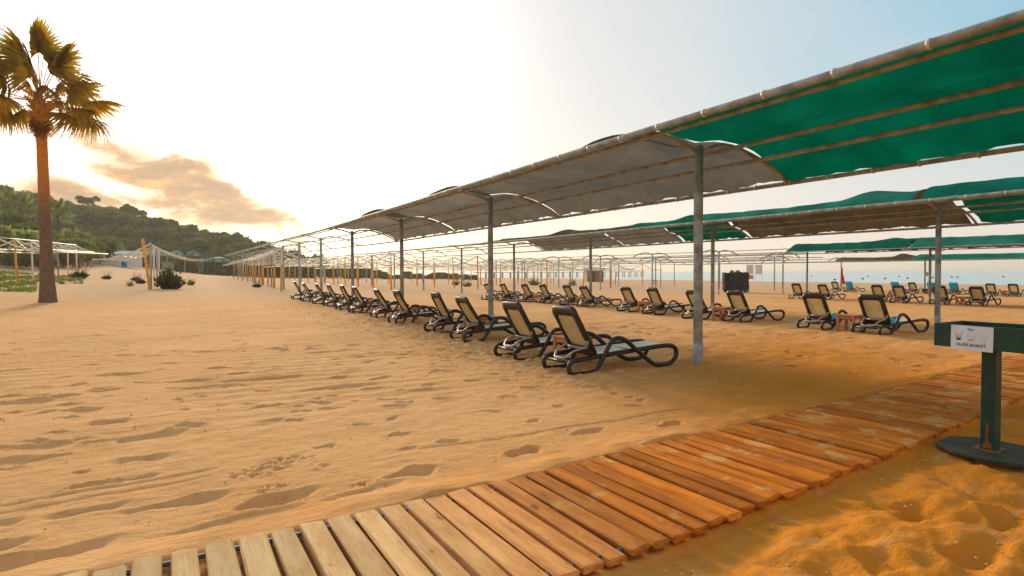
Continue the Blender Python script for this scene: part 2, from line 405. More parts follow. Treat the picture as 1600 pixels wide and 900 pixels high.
def link(name, me, parent=None, loc=(0, 0, 0), rot=(0, 0, 0)):
    o = bpy.data.objects.new(name, me); COL.objects.link(o); o.location = loc; o.rotation_euler = rot
    if parent is not None: o.parent = parent
    return o
def tag(o, label, cat, group=None, kind=None):
    if label: o['label'] = label
    if cat: o['category'] = cat
    if group: o['group'] = group
    if kind: o['kind'] = kind
    return o
def thing(name, label, cat, loc=(0, 0, 0), rz=0., group=None):
    o = link(name, None, None, loc, (0, 0, rz)); return tag(o, label, cat, group)
def struct(o): o['kind'] = 'structure'; return o
def copy_tree(o, parent=None):
    c = o.copy(); COL.objects.link(c)
    if parent is not None: c.parent = parent
    for ch in list(o.children): copy_tree(ch, c)
    return c
def spline(P, sub=4, closed=False):
    P = [Vector(p) for p in P]; n = len(P); out = []
    for i in range(n if closed else n - 1):
        if closed: a, b, c, d = P[i - 1], P[i], P[(i + 1) % n], P[(i + 2) % n]
        else: a, b, c, d = P[max(i - 1, 0)], P[i], P[i + 1], P[min(i + 2, n - 1)]
        for k in range(sub):
            t = k / sub
            out.append(.5 * ((2 * b) + (c - a) * t + (2 * a - 5 * b + 4 * c - d) * t * t + (3 * b - a - 3 * c + d) * t ** 3))
    if not closed: out.append(P[-1])
    return out

# ---------------------------------------------------------------- terrain
def smst(x, a, b):
    t = np.clip((x - a) / (b - a), 0, 1); return t * t * (3 - 2 * t)
def terrain(X, Y):
    """broad shape of the beach: falls towards the sea (+X), dune rises at the back left"""
    X = np.asarray(X, float); Y = np.asarray(Y, float)
    z = -.0118 * np.clip(X, -60, 230)
    rise = 1.5 * np.exp(-np.clip(X, -20, 60) / 16) * np.clip((Y - 24) / 105, 0, 1.15)
    return z + rise * smst(Y, 24, 34)
def tz(x, y): return float(terrain(x, y))
WX = [-3, -.2, .3, .83, 2.03, 3.06, 4.70, 7.02, 10.2, 14, 20]; WL = [3.10, 3.15, 3.18, 3.20, 3.28, 3.44, 3.545, 3.78, 4.16, 4.64, 5.4]
WR = [2.00, 2.03, 2.04, 2.06, 2.13, 2.25, 2.42, 2.74, 3.14, 3.62, 4.38]
WX = [a * .968 for a in WX]; WL = [a * .968 for a in WL]; WR = [a * .968 for a in WR]
def walk_c(x): return .5 * (np.interp(x, WX, WL) + np.interp(x, WX, WR))
def walk_h(x): return .5 * (np.interp(x, WX, WL) - np.interp(x, WX, WR))
PLANK_TOP = .048

def vnoise(X, Y, freq, seed, octs=3):
    """cheap band-limited noise from random plane waves"""
    r = np.random.default_rng(seed); z = np.zeros_like(X); amp = 1.; f = freq
    for o in range(octs):
        for k in range(5):
            a = r.uniform(0, 2 * PI); p = r.uniform(0, 2 * PI); ff = f * r.uniform(.7, 1.4)
            z += amp * np.sin((X * math.cos(a) + Y * math.sin(a)) * ff * 2 * PI + p) / 5 ** .5
        amp *= .55; f *= 2.03
    return z

def axis(segs):
    out = [segs[0][0]]
    for (a, b, s0, s1) in segs:
        L = b - a
        n = max(1, int(round(L / ((s0 * s1) ** .5 if s0 != s1 else s0))))
        t = np.linspace(0, 1, n + 1)[1:]
        if s0 == s1: out.extend(a + L * t)
        else:
            q = (s1 / s0); out.extend(a + L * (q ** t - 1) / (q - 1))
    return np.array(out)

FEET = [(4.61, 6.27), (4.61, 7.71), (4.97, 10.32), (5.12, 12.19), (5.06, 14.7), (5.2, 16.9), (13.75, 7.35), (13.78, 8.75), (13.87, 11.2), (13.7, 12.6)]
def make_ground():
    xs = axis([(-4000, -300, 900, 40), (-300, -20, 40, 1.5), (-20, -4, 1.0, .08), (-4, 9.5, .021, .021), (9.5, 24, .03, .35), (24, 160, .5, 5), (160, 600, 8, 80), (600, 9000, 100, 2000)])
    ys = axis([(-3000, -40, 900, 8), (-40, -1, 5, .2), (-1, 1.0, .12, .03), (1.0, 8.6, .021, .021), (8.6, 30, .03, .25), (30, 130, .4, 3), (130, 600, 5, 60), (600, 9000, 100, 2000)])
    X, Y = np.meshgrid(xs, ys)
    Z = terrain(X, Y)
    near = 1 - smst(np.hypot(X - 2, Y - 4), 22, 40)
    # broad softness
    Z += near * (.009 * vnoise(X, Y, .28, 1, 3))
    # rake lines from the morning grooming, running towards the sea
    rk = np.sin((Y - .03 * X + .10 * vnoise(X, Y, .09, 3, 2)) * 2 * PI / .34)
    rmask = smst(Y, 4.0, 7.0) * (1 - smst(X, 3.2, 5.0)) * (1 - smst(Y, 24, 30)) * (.55 + .45 * np.tanh(1.5 * vnoise(X, Y, .15, 4, 2)))
    Z += .0065 * rk * np.clip(rmask, 0, 1)
    # trampled strip round the loungers and on towards the sea
    tr = smst(X, 4.0, 5.2) * (1 - smst(X, 40, 60)) * smst(Y, 4.4, 6.)
    Z += near * tr * (.010 * vnoise(X, Y, 1.1, 5, 3))
    ch = np.exp(-((X - 4.9) / 1.0) ** 2) * smst(Y, 5.2, 6.4) * (1 - smst(Y, 30, 34))
    Z += ch * (.013 * vnoise(X, Y, 2.6, 6, 3) + .020 * np.abs(vnoise(X, Y, 1.9, 16, 2)))
    # rough sand on the right of the boardwalk
    yc = walk_c(X); hw = walk_h(X); tt = Y - yc
    rt = smst(-tt, hw + .02, hw + .5) * smst(X, .5, 2.2) * (1 - smst(X, 14, 20)) * smst(Y, -2, 0)
    big = vnoise(X, Y, .85, 8, 2)
    Z += rt * (.020 * np.tanh(big) + .012 * vnoise(X, Y, 1.9, 9, 2) - .030 * smst(vnoise(X, Y, 1.3, 10, 2), .5, 1.1) + .004 * vnoise(X, Y, 5.5, 42, 2))
    # fine unevenness of dry sand
    nn = 1 - smst(np.hypot(X - 2, Y - 3), 7, 12)
    Z += nn * (.0020 * vnoise(X, Y, 4.2, 41, 3))
    # prints
    prints = []
    def pr(x, y, L, W, dpt, ang, rim=.35): prints.append((x, y, L, W, dpt, ang, rim))
    for (x, y, L, W, dp, a) in [(.47, 3.62, .26, .085, .050, .28), (-.02, 3.86, .30, .065, .040, .12), (-.47, 3.98, .22, .055, .030, .15), (-.62, 3.40, .36, .085, .055, .15), (-.85, 3.66, .18, .07, .04, .1),
                                 (1.30, 3.68, .20, .07, .045, .25), (2.19, 3.74, .17, .065, .045, .25), (2.96, 3.98, .22, .05, .035, .1), (3.73, 3.80, .15, .065, .045, .2),
                                 (-.25, 4.91, .22, .09, .035, .0), (-.97, 5.65, .25, .09, .04, .1), (-1.10, 5.26, .30, .10, .04, .0), (-.57, 6.22, .18, .10, .035, .3), (-.23, 5.57, .28, .11, .045, .35),
                                 (-.84, 6.92, .2, .1, .03, 0), (-1.46, 7.57, .4, .12, .04, 0), (-.69, 9.11, .35, .12, .035, 0), (.29, 7.6, .35, .12, .04, .1), (.1, 8.17, .3, .12, .035, 0), (.87, 7.91, .55, .10, .04, 0),
                                 (1.81, 4.25, .12, .05, .02, 0), (-.78, 7.96, .2, .1, .03, 0), (-1.15, 7.76, .2, .1, .03, 0), (.06, 5.75, .14, .08, .02, 0), (.43, 9.12, .2, .1, .03, 0), (1.6, 6.9, .5, .09, .03, .05), (2.4, 6.3, .22, .08, .028, .1),
                                 (.2, 3.42, .45, .05, .02, .12), (.95, 3.50, .3, .06, .022, .2),
                                 (4.6, 1.55, .16, .10, .06, .6), (3.9, 1.45, .2, .09, .05, .2), (4.4, 1.15, .17, .11, .07, .9), (3.3, 1.35, .22, .10, .05, .1), (2.8, 1.5, .16, .1, .05, .4), (3.6, 1.75, .2, .09, .05, .2), (4.9, 1.25, .16, .1, .055, .3), (2.4, 1.25, .25, .1, .05, .1), (5.6, 1.5, .2, .1, .05, 0), (3.0, 1.05, .2, .1, .06, .5)]:
        pr(x, y, L, W, dp, a)
    r = np.random.default_rng(21)
    for k in range(20):                                   # wandering lines of steps
        x, y = r.uniform(-6, 9), r.uniform(4.2, 22); a = r.normal(.05, .5) + (PI if r.random() < .5 else 0); s = r.choice([-1, 1])
        for q in range(int(r.integers(5, 14))):
            x += math.cos(a) * .62 + r.normal(0, .05); y += math.sin(a) * .62 + r.normal(0, .05); a += r.normal(0, .08)
            s = -s
            pr(x - math.sin(a) * .11 * s, y + math.cos(a) * .11 * s, r.uniform(.13, .19), r.uniform(.055, .085), r.uniform(.014, .032), a)
    for k in range(150):
        pr(r.uniform(5, 16), r.uniform(4.2, 16), r.uniform(.12, .22), r.uniform(.06, .10), r.uniform(.018, .040), r.normal(.2, .7))
    for k in range(60):
        pr(r.uniform(-7, 5), r.uniform(8.5, 22), r.uniform(.15, .5), r.uniform(.035, .08), r.uniform(.009, .020), r.normal(.0, .2))
    for k in range(34):
        x = r.uniform(2.0, 9); pr(x, float(walk_c(x) - walk_h(x)) - r.uniform(.25, 2.2), r.uniform(.12, .22), r.uniform(.07, .12), r.uniform(.03, .06), r.uniform(0, PI))
    for k in range(420):                                  # small crisp toe and heel marks
        pr(r.uniform(-7, 4.5), r.uniform(4.2, 17) ** 1., r.uniform(.05, .16), r.uniform(.025, .05), r.uniform(.014, .03), r.normal(.05, .35), .55)
    for k in range(120):
        pr(r.uniform(4.3, 6.6), r.uniform(5.4, 30), r.uniform(.06, .16), r.uniform(.05, .09), r.uniform(.02, .045), r.uniform(0, 3), .6)
    for (x, y, L, W, dpt, ang, rim) in prints:
        dpt *= .72 if L > .2 or x > 2.2 and y < 2 else .95
        if abs(y - float(walk_c(x))) < float(walk_h(x)) + .10: continue
        R = max(L, W) * 2.2
        i0, i1 = np.searchsorted(xs, x - R), np.searchsorted(xs, x + R); j0, j1 = np.searchsorted(ys, y - R), np.searchsorted(ys, y + R)
        if i1 - i0 < 2 or j1 - j0 < 2: continue
        xx = X[j0:j1, i0:i1] - x; yy = Y[j0:j1, i0:i1] - y
        u = xx * math.cos(ang) + yy * math.sin(ang); v = -xx * math.sin(ang) + yy * math.cos(ang)
        v = v + .18 * W * np.sin(u / L * 2.6)
        q = np.sqrt((u / L) ** 2 + (v / (W * (1 + .25 * np.tanh(u / L * 2) + .28 * np.sin(u / L * 4.2 + x * 5)))) ** 2)
        dip = 1 - smst(q + .10 * np.sin(u * 31 + x * 9) * np.sin(v * 37 + y * 7), .42, 1.05)
        rimv = np.exp(-((q - 1.18) / .20) ** 2) * (.5 + .5 * np.tanh(v / W))
        Z[j0:j1, i0:i1] += -dpt * dip + dpt * rim * rimv
    # sand heaped round the post feet and the lounger feet
    for (px_, py_) in [(6.59, 6.16), (6.59, 12.76), (6.59, 19.36), (6.59, 25.96), (16.8, 7.74), (16.8, 15.02)]:
        q = np.hypot(X - px_ - .03, (Y - py_) * 1.1) / .24; Z += np.where(q < 3, .055 * np.exp(-q ** 2) * (1 + .4 * np.sin(np.arctan2(Y - py_, X - px_) * 3 + px_)), 0)
    for (px_, py_) in FEET:
        for (du, dv, k_) in ((0, 0, .03), (0, .63, .03), (1.39, 0, .02), (1.39, .63, .02)):
            q = np.hypot((X - px_ - du) / .30, (Y - py_ - dv) / .16); Z += np.where(q < 3, k_ * np.exp(-q ** 2) - .012 * np.exp(-(q * 2.2) ** 2), 0)
    # crumbled damp scuffs near the middle of the foreground
    for (x, y, R, k) in [(.41, 4.19, .20, 1.), (.62, 4.36, .22, 1.), (.47, 3.84, .12, 1.), (.98, 3.64, .10, 1.), (.80, 4.10, .10, 1.)]:
        q = np.hypot(X - x, (Y - y) * 1.5) / R
        Z += np.exp(-q ** 4) * (.010 * vnoise(X, Y, 9., 31, 2)) * (q < 2)
    # two faint tyre cuts
    for off in (4.28, 4.42):
        c = off + .10 * (X - .2); Z -= .016 * np.exp(-((Y - c) / .014) ** 2) * smst(X, -3, -1.2) * (1 - smst(X, .05, .3))
    for off in (4.16, ):
        c = off + .02 * (X - 2.4) + .02 * np.sin(X * 5); Z -= .016 * np.exp(-((Y - c) / .016) ** 2) * smst(X, 1.4, 1.7) * (1 - smst(X, 4.2, 4.6))
    # the boardwalk lies in the sand: banked up on the left, lower on the right
    inside = 1 - smst(np.abs(tt), hw - .03, hw + .015)
    lefts = smst(tt, hw - .02, hw + .03) * (1 - smst(tt, hw + .05, hw + .55))
    flat = 1 - smst(np.abs(tt), hw + .03, hw + .35)
    span = smst(X, -4, -2.5) * (1 - smst(X, 17, 19))
    base = terrain(X, Y)
    fill = -.012 + .042 * smst(X, 1.0, 6.5)
    Z = np.where(span * flat > 0, Z + span * flat * (base - Z), Z)
    bank = (.024 + .020 * smst(X, .2, 1.2) + .012 * vnoise(X, Y, 1.3, 12, 2)) * lefts * span
    Z += bank + inside * span * fill
    rr = smst(-tt, hw - .02, hw + .03) * (1 - smst(-tt, hw + .10, hw + .5)) * span
    Z += rr * (-.030 + .012 * vnoise(X, Y, 1.1, 13, 2))
    n, m = X.shape
    co = np.empty((n * m, 3), np.float32); co[:, 0] = X.ravel(); co[:, 1] = Y.ravel(); co[:, 2] = Z.ravel()
    idx = np.arange(n * m).reshape(n, m)
    q = np.stack([idx[:-1, :-1], idx[:-1, 1:], idx[1:, 1:], idx[1:, :-1]], -1).reshape(-1, 4)
    me = bpy.data.meshes.new('sand_beach'); me.vertices.add(n * m); me.vertices.foreach_set('co', co.ravel())
    me.loops.add(q.size); me.loops.foreach_set('vertex_index', q.ravel().astype(np.int32))
    me.polygons.add(len(q)); me.polygons.foreach_set('loop_start', np.arange(0, q.size, 4, dtype=np.int32))
    me.polygons.foreach_set('use_smooth', np.ones(len(q), bool)); me.update(); me.validate()
    me.materials.append(MT['sand'])
    struct(link('sand_beach', me))
make_ground()

SEA_Z = -1.55
struct(MB().grid(lambda u, v: (105 + 16000 * u ** 2, -9000 + 20000 * v, SEA_Z), 24, 40).build('sea', MT['sea']))

# ---------------------------------------------------------------- hill behind the beach
SIL = [(-500, 300), (-150, 285), (0, 300), (60, 316), (110, 330), (140, 336), (180, 334), (250, 336), (300, 347), (350, 351), (400, 361), (440, 375), (480, 388), (520, 402), (560, 416), (620, 430)]
def px_dir(o): return (.4905 + o * .8714, .8714 - o * .4905)
def at(px, d):
    a, b = px_dir((px - 800) / F_PX); return d * a, d * b
def hill_h(x, y):
    d = x * .4905 + y * .8714; r = x * .8714 - y * .4905
    if d < 60: return 0.
    px = 800 + 920 * r / d
    if px < -900 or px > 640: return 0.
    s = float(np.interp(px, [p[0] for p in SIL], [p[1] for p in SIL]))
    top = max(0., (428 - s) * 185 / 920 + 1.3 - 9.2)
    return top * float(smst(d, 122, 188)) * float(1 - smst(d, 260, 420))
def hz_(x, y): return tz(x, y) + hill_h(x, y) - .25
g = MB(); NX, NY = 90, 70
g.grid(lambda u, v: (-330 + 470 * u, 80 + 330 * v, hz_(-330 + 470 * u, 80 + 330 * v)), NX, NY)
struct(g.build('hill', MT['hill'], smooth=True))

# ---------------------------------------------------------------- boardwalk
walk = link('boardwalk', None); struct(walk); walk['label'] = 'slatted wooden boardwalk laid across the sand towards the sea'
plank_meshes = []
for k in range(4):
    m_ = MB().bbox((0, 0, 0), (.116, 1.0, .036), .007)
    r = np.random.default_rng(50 + k)
    m_.v = [(x + .003 * r.normal() * (abs(y) > .4), y + .004 * r.normal() * (abs(y) > .4), z + .0015 * r.normal()) for x, y, z in m_.v]
    nf = len(m_.f)
    for sx_ in (-.034, .034):
        for sy_ in (-.43, .43):
            cx_, cy_ = sx_ + .004 * r.normal(), sy_ + .004 * r.normal()
            m_.add([(cx_ + .0042 * math.cos(a), cy_ + .0036 * math.sin(a), .0192) for a in np.linspace(0, 2 * PI, 7)[:-1]], [tuple(range(6))])
    pmesh = m_.mesh('plank', MT['plank']); pmesh.materials.append(MT['screw'])
    for p_ in list(pmesh.polygons)[nf:]: p_.material_index = 1
    plank_meshes.append(pmesh)
x = -1.55
for k in range(112):
    c, h = float(walk_c(x)), float(walk_h(x)); sl_ = float((walk_c(x + .3) - walk_c(x - .3)) / .6)
    o = link('plank', plank_meshes[k % 4], walk, (x, c + random.gauss(0, .006), tz(x, c) + PLANK_TOP - .018 + random.gauss(0, .0028)),
             (random.gauss(0, .004), random.gauss(0, .012), sl_ * .35 + random.gauss(0, .006)))
    o.scale = (1 + random.gauss(0, .035), 2 * h * (1 + random.gauss(0, .006)), 1)
    x += .1405 + random.gauss(0, .0022)
for side in (-1, 1):
    for off in (.07, ):
        P = [(xx, float(walk_c(xx) + side * (walk_h(xx) - off)), tz(xx, 3) + PLANK_TOP - .020) for xx in np.linspace(-1.7, 14.6, 40)]
        MB().tube(P, .012, 8).build('connecting_pipe', MT['pipe_blue'], walk, True)

# ---------------------------------------------------------------- glass basket stand
def glass_basket():
    t = thing('glass_basket_stand', 'dark green glass collection tray on a post with a white paper sign, beside the boardwalk', 'glass basket', (5.24, 2.05, tz(5.2, 2)))
    Z0 = -tz(5.2, 2)
    # base plate: clipped-corner steel sheet
    pl = [(-.26, .44), (.10, .50), (.36, .34), (.40, -.20), (.20, -.46), (-.16, -.48), (-.34, -.22), (-.37, .20)]
    pl = [(-.17, .29), (.14, .33), (.31, .18), (.33, -.20), (.16, -.37), (-.22, -.33), (-.32, -.12), (-.30, .10)]
    vs = [(a, b, .000) for a, b in pl] + [(a, b, .018) for a, b in pl] + [(a * .985, b * .985, .021) for a, b in pl]
    fs = [tuple(range(7, -1, -1)), tuple(range(16, 24))]
    for L in (0, 8):
        for j in range(8): fs.append((L + j, L + (j + 1) % 8, L + 8 + (j + 1) % 8, L + 8 + j))
    MB().add(vs, fs).build('base_plate', MT['plate'], t, loc=(0, 0, .012))
    m_ = MB()
    m_.tube([(0, 0, .03), (0, 0, .80)], .064, 4, up=(1, 1, 0)); m_.build('post', MT['green_paint'], t)
    m_ = MB(); m_.add([(-.0472, a, b) for a, b in ((-.03, .045), (.035, .045), (.03, .07), (.012, .085), (.016, .14), (.008, .20), (.012, .235), (-.006, .23), (-.008, .15), (-.004, .10), (-.03, .075))], [tuple(range(11))])
    m_.add([(a, b, .036) for a, b in ((-.12, -.02), (-.09, -.09), (.0, -.08), (.10, -.07), (.11, .03), (.03, .10), (-.08, .09))], [tuple(range(7))]); m_.build('rust_patch', MT['rust'], t)
    x0, x1, y0, y1, zb, zt = -.24, .20, -.285, .275, .795, .965
    MB().box(((x0 + x1) / 2, (y0 + y1) / 2, zb + .012), (x1 - x0 - .05, y1 - y0 - .05, .018)).build('tray_floor', MT['green_paint'], t)
    def panel(c, d):
        q = MB().bbox((0, 0, 0), d, .004); o = q.build('side_panel', MT['green_paint'], t, loc=c); return o
    panel((x0 + .011, (y0 + y1) / 2, (zb + zt) / 2), (.022, y1 - y0, zt - zb))
    panel((x1 - .011, (y0 + y1) / 2, (zb + zt) / 2 - .002), (.022, y1 - y0, zt - zb))
    for yy in (y0 + .011, y1 - .011):
        o = panel(((x0 + x1) / 2, yy, (zb + zt) / 2 + .002), (.022, x1 - x0 - .048, zt - zb - .004)); o.rotation_euler = (0, 0, PI / 2)
    # paper sign on the face turned to the beach
    sx = x0 - .004
    sg = MB().box((0, 0, 0), (.003, .262, .178)).build('sign', MT['paper'], t, loc=(sx, .028, .872)); sg.rotation_euler = (.012, 0, 0)
    W, H = .262, .178
    def uv(u, v): return (-.0022, W / 2 - u * W, H / 2 - v * H)       # u to the right as read, v down
    def poly(name, pts, m, dz=0.):
        vs = [(p[0] - dz, p[1], p[2]) for p in [uv(*q) for q in pts]]
        MB().add(vs, [tuple(range(len(vs)))]).build(name, m, sg)
    def glass(name, u0, u1, v0, v1, k, mb, mw):
        d = (u1 - u0) * k
        poly(name, [(u0, v0), (u0 + .010, v0), (u0 + d + .010, v1), (u0 + d, v1)], mw); poly(name, [(u1 - .010, v0), (u1, v0), (u1 - d, v1), (u1 - d - .010, v1)], mw)
        poly(name, [(u0 + d, v1 - .07), (u1 - d, v1 - .07), (u1 - d - .004, v1 + .01), (u0 + d + .004, v1 + .01)], mb, .0002)
    glass('tumbler_print', .115, .270, .26, .60, .16, MT['ink_dark'], MT['ink_dark'])
    for s in range(3): poly('tumbler_print', [(.155 + s * .03, .40), (.165 + s * .03, .40), (.166 + s * .028, .54), (.158 + s * .028, .54)], MT['ink_mid'], .0002)
    glass('tumbler_print', .39, .59, .32, .61, .18, MT['ink_grey'], MT['ink_grey'])
    poly('tumbler_print', [(.40, .40), (.58, .40), (.575, .42), (.405, .42)], MT['ink_grey'], .0002)
    # wine glass
    for s in (-1, 1):
        poly('wine_glass_print', [(.80 + s * .070, .31), (.80 + s * .062, .31), (.80 + s * .052, .44), (.80, .53), (.80, .55), (.80 + s * .062, .45)], MT['ink_grey'])
    poly('wine_glass_print', [(.797, .50), (.803, .50), (.803, .66), (.797, .66)], MT['ink_mid'], .0002)
    poly('wine_glass_print', [(.74, .665), (.80, .645), (.86, .665), (.80, .68)], MT['ink_grey'], .0004)
    # unreadable blue mark at the top
    for (a, b, c_, d_) in [(.40, .09, .455, .15), (.465, .10, .515, .155), (.525, .125, .56, .165)]:
        poly('logo_print', [(a, d_), (a + .008, b), (c_ - .012, b + .01), (c_, d_)], MT['ink_blue'])
    poly('logo_print', [(.41, .17), (.53, .165), (.55, .19), (.42, .20)], MT['ink_blue'], .0002)
    poly('logo_print', [(.56, .185), (.64, .19), (.64, .20), (.56, .197)], MT['ink_grey'], .0002)
    cu = bpy.data.curves.new('lettering', 'FONT'); cu.body = 'GLASS BASKET'; cu.align_x = 'CENTER'; cu.size = .0285; cu.offset = .0007
    tmp = bpy.data.objects.new('lettering', cu); COL.objects.link(tmp)
    me = bpy.data.meshes.new_from_object(tmp.evaluated_get(bpy.context.evaluated_depsgraph_get()))
    bpy.data.objects.remove(tmp); me.materials.clear(); me.materials.append(MT['ink_dark'])
    o = link('lettering', me, sg, (-.0024, W / 2 - .485 * W, H / 2 - .835 * H), (PI / 2, 0, -PI / 2))
glass_basket()

# ---------------------------------------------------------------- shade pergolas
PROF_A = [(-1.15, 3.17), (-.92, 3.215), (-.60, 3.19), (-.25, 3.11), (0, 3.04), (.20, 3.12), (.45, 3.19), (.80, 3.175), (1.2, 3.085), (1.52, 2.985), (1.80, 2.86), (2.03, 2.72)]
PROF_1 = [(a_, b_ + .085) for a_, b_ in PROF_A]
PROF_B = [(-2.05, 2.78), (-1.8, 2.92), (-1.4, 3.06), (-.95, 3.15), (-.55, 3.16), (-.2, 3.09), (0, 3.03), (.2, 3.09), (.55, 3.16), (.95, 3.15), (1.4, 3.06), (1.8, 2.92), (2.05, 2.78)]
def pz(prof, x): return float(np.interp(x, [p[0] for p in prof], [p[1] for p in prof]))
def cloth(root, X, prof, y0, y1, m, sag=.10, x0=None, x1=None, seed=0, up=0., bulge=0., name='shade_cloth', scal=.03, inset=.045, seam=None):
    """shade cloth lying over ribs and purlins of one bay; y0 is the near end; bulge = ballooned near end, up = extra arch"""
    r = np.random.default_rng(seed); a, b = prof[0][0] if x0 is None else x0, prof[-1][0] if x1 is None else x1
    ph = r.uniform(0, 6, 8); zz = tz(X, (y0 + y1) / 2); L = abs(y1 - y0)
    def crown(x):
        z = pz(prof, x)
        if -.60 < x < .45: z = .45 * z + .55 * np.interp(x, [-.60, .45], [pz(prof, -.60), pz(prof, .45)])
        return z
    def fn(u, v):
        e = inset + .022 * math.sin(u * 19 + ph[0]) + .018 * math.sin(u * 9 + ph[1])
        y = y0 + (y1 - y0) * (e / L + v * (1 - 2 * e / L))
        ed = min(u, 1 - u); x = a + (b - a) * (.006 + u * .988)
        sc = abs(math.sin(v * L * PI / 1.12 + ph[2]))           # scallops between the ties on the eave
        if u > .5: x -= scal * sc * max(0, 1 - ed * 10)
        s = math.sin(PI * v) ** .7; k = math.sin(PI * u) ** .7
        z = crown(x) + .035 * min(1, ed * 14) + .01 - sag * s * k
        z += up * math.sin(PI * min(1, max(0, (x - a) / 2.2))) ** .8
        z += bulge * math.exp(-((v - .19) / .085) ** 2) * math.sin(PI * min(1, max(0, u / .62))) ** 1.2
        z += (.010 * math.sin(v * 23 + ph[3] + 3 * u) + .012 * math.sin(u * 13 + ph[4] + 2.1 * v)) * s + .007 * math.sin(v * 51 + u * 7 + ph[5])
        z += (.010 * math.sin(v * L * 15 + ph[6]) + .008 * math.sin(v * L * 23 + ph[7])) * max(0, (u - .45) * 1.8)
        z += .5 * scal * sc * max(0, 1 - ed * 9) * (u > .5)
        return (x, y, z)
    g_ = MB().grid(fn, 30, 56)
    if y1 < y0: g_.f = [t_[::-1] for t_ in g_.f]
    o = g_.build(name, m, root, True, loc=(X, 0, zz))
    if seam is not None:
        for (v0, w_) in ((seam, .006), ):
            MB().grid(lambda u, t_: tuple(Vector(fn(.02 + .96 * u, v0 + (t_ - .5) * w_ + .012 * math.sin(u * 3))) + Vector((0, 0, -.012))), 30, 1).build('seam', MT['seam'], o, True)
    return o
def pergola(X, posts, prof, label, cloths=(), group='shade pergolas over the beach', rp=.066, rib_m='galv', clips=None, extra_front=None, ybeam=None):
    t = thing('shade_pergola', label, 'pergola', (0, 0, 0), 0, group)
    y_lo, y_hi = ybeam if ybeam else (min(posts) - .35, max(posts) + .35)
    pm = None; rm = None
    for k, y in enumerate(posts):
        z = tz(X, y)
        if pm is None:
            q = MB(); ht = pz(prof, 0) + .075; q.tube([(0, 0, -.4), (0, 0, ht)], rp, 12); q.tube([(0, 0, ht), (0, 0, ht + .015)], [rp, rp * .5], 12); pm = q.mesh('post', MT['galv'], True)
            q = MB(); q.tube([(0, 0, -.1), (0, 0, .34)], rp * 1.12, 12); cm_ = q.mesh('collar', MT['collar'], True)
            q = MB(); q.tube(spline([(p[0], 0, p[1] - .01) for p in prof], 3), .032 if prof is not PROF_B else .046, 8, up=(0, 1, 0)); rm = q.mesh('rib', MT[rib_m], True)
        o = link('post', pm, t, (X, y, z), (0, 0, random.uniform(0, 6)))
        link('collar', cm_, o)
        link('rib', rm, t, (X, y, z))
    ysamp = np.linspace(y_lo, y_hi, max(2, int((y_hi - y_lo) / 2.2)))
    a, b = prof[0], prof[-1]
    rails = [(a[0], a[1], .043, 'eave_beam'), (b[0], b[1], .036, 'eave_beam'), (a[0] + .24, pz(prof, a[0] + .24) - .06, .030, 'purlin'), (.50, pz(prof, .5) - .085, .032, 'purlin'), (1.18, pz(prof, 1.18) - .085, .032, 'purlin')]
    if prof is PROF_B: rails = [(a[0], a[1], .030, 'eave_beam'), (b[0], b[1], .030, 'eave_beam'), (.3, pz(prof, .3) - .03, .026, 'purlin')]
    for (dx, dz, r_, nm) in rails:
        P = [(X + dx, y, tz(X, y) + dz + .006 * math.sin(y * 1.7 + dx)) for y in ysamp]
        MB().tube(P, r_, 10).build(nm, MT['galv'], t, True)
    if clips:
        q = MB(); q.tube([(0, -.014, 0), (0, .014, 0)], .048, 12); c1 = q.mesh('clamp_ring', MT['clip'], True)
        q = MB(); q.tube([(0, -.010, 0), (0, .010, 0)], .044, 10); q.bar((0, 0, .03), (0, 0, .075), .008, 6); c2 = q.mesh('tie_clip', MT['clip'], True)
        y = clips[0]
        while y < clips[1]:
            link('clamp_ring', c1, t, (X + a[0], y, tz(X, y) + a[1]), (0, 0, 0)); y += .78 + random.uniform(-.05, .05)
        y = clips[0]
        while y < clips[1]:
            link('tie_clip', c2, t, (X + b[0], y, tz(X, y) + b[1])); y += .62 + random.uniform(-.06, .06)
    for i, cdef in enumerate(cloths): cloth(t, X, prof, *cdef[:2], MT[cdef[2]], seed=int(X * 10) + i, **(cdef[3] if len(cdef) > 3 else {}))
    return t
P1 = [-.44 + 6.6 * k for k in range(15)]
t1 = pergola(6.59, P1, PROF_1, 'nearest long pergola, green cloth on its near end, grey cloth beyond',
             [(6.17, -.40, 'green_cloth', dict(sag=.035, scal=.010, inset=.01)), (6.20, 12.74, 'grey_cloth', dict(sag=.04, bulge=.33, inset=.03)), (12.80, 19.34, 'grey_cloth', dict(sag=.04, bulge=.36, inset=.03)), (19.40, 25.94, 'grey_cloth', dict(sag=.04, bulge=.40, inset=.03))],
             clips=(1.0, 20.), ybeam=(-.9, 92.3))
P2 = [.46 + 7.28 * k for k in range(13)]
pergola(16.8, P2, PROF_A, 'second pergola, green and brown cloths over its near bays',
        [(7.7, .46, 'skylit_green_cloth', dict(up=.42, sag=.03)), (7.78, 15.0, 'two_cloth', dict(up=.36, bulge=.18)), (15.06, 18.3, 'skylit_green_cloth', dict(up=.28, bulge=.16, sag=.05)), (18.34, 22.26, 'grey_cloth', dict(up=.24)), (22.32, 29.54, 'grey_cloth', dict(up=.24, bulge=.18)), (29.6, 36.8, 'pale_cloth', dict(x1=.4, up=.1))],
        clips=(2.0, 16.), ybeam=(.1, 88.2))
P3 = [9.0, 15.8, 22.6] + [29.4 + 6.8 * k for k in range(6)]
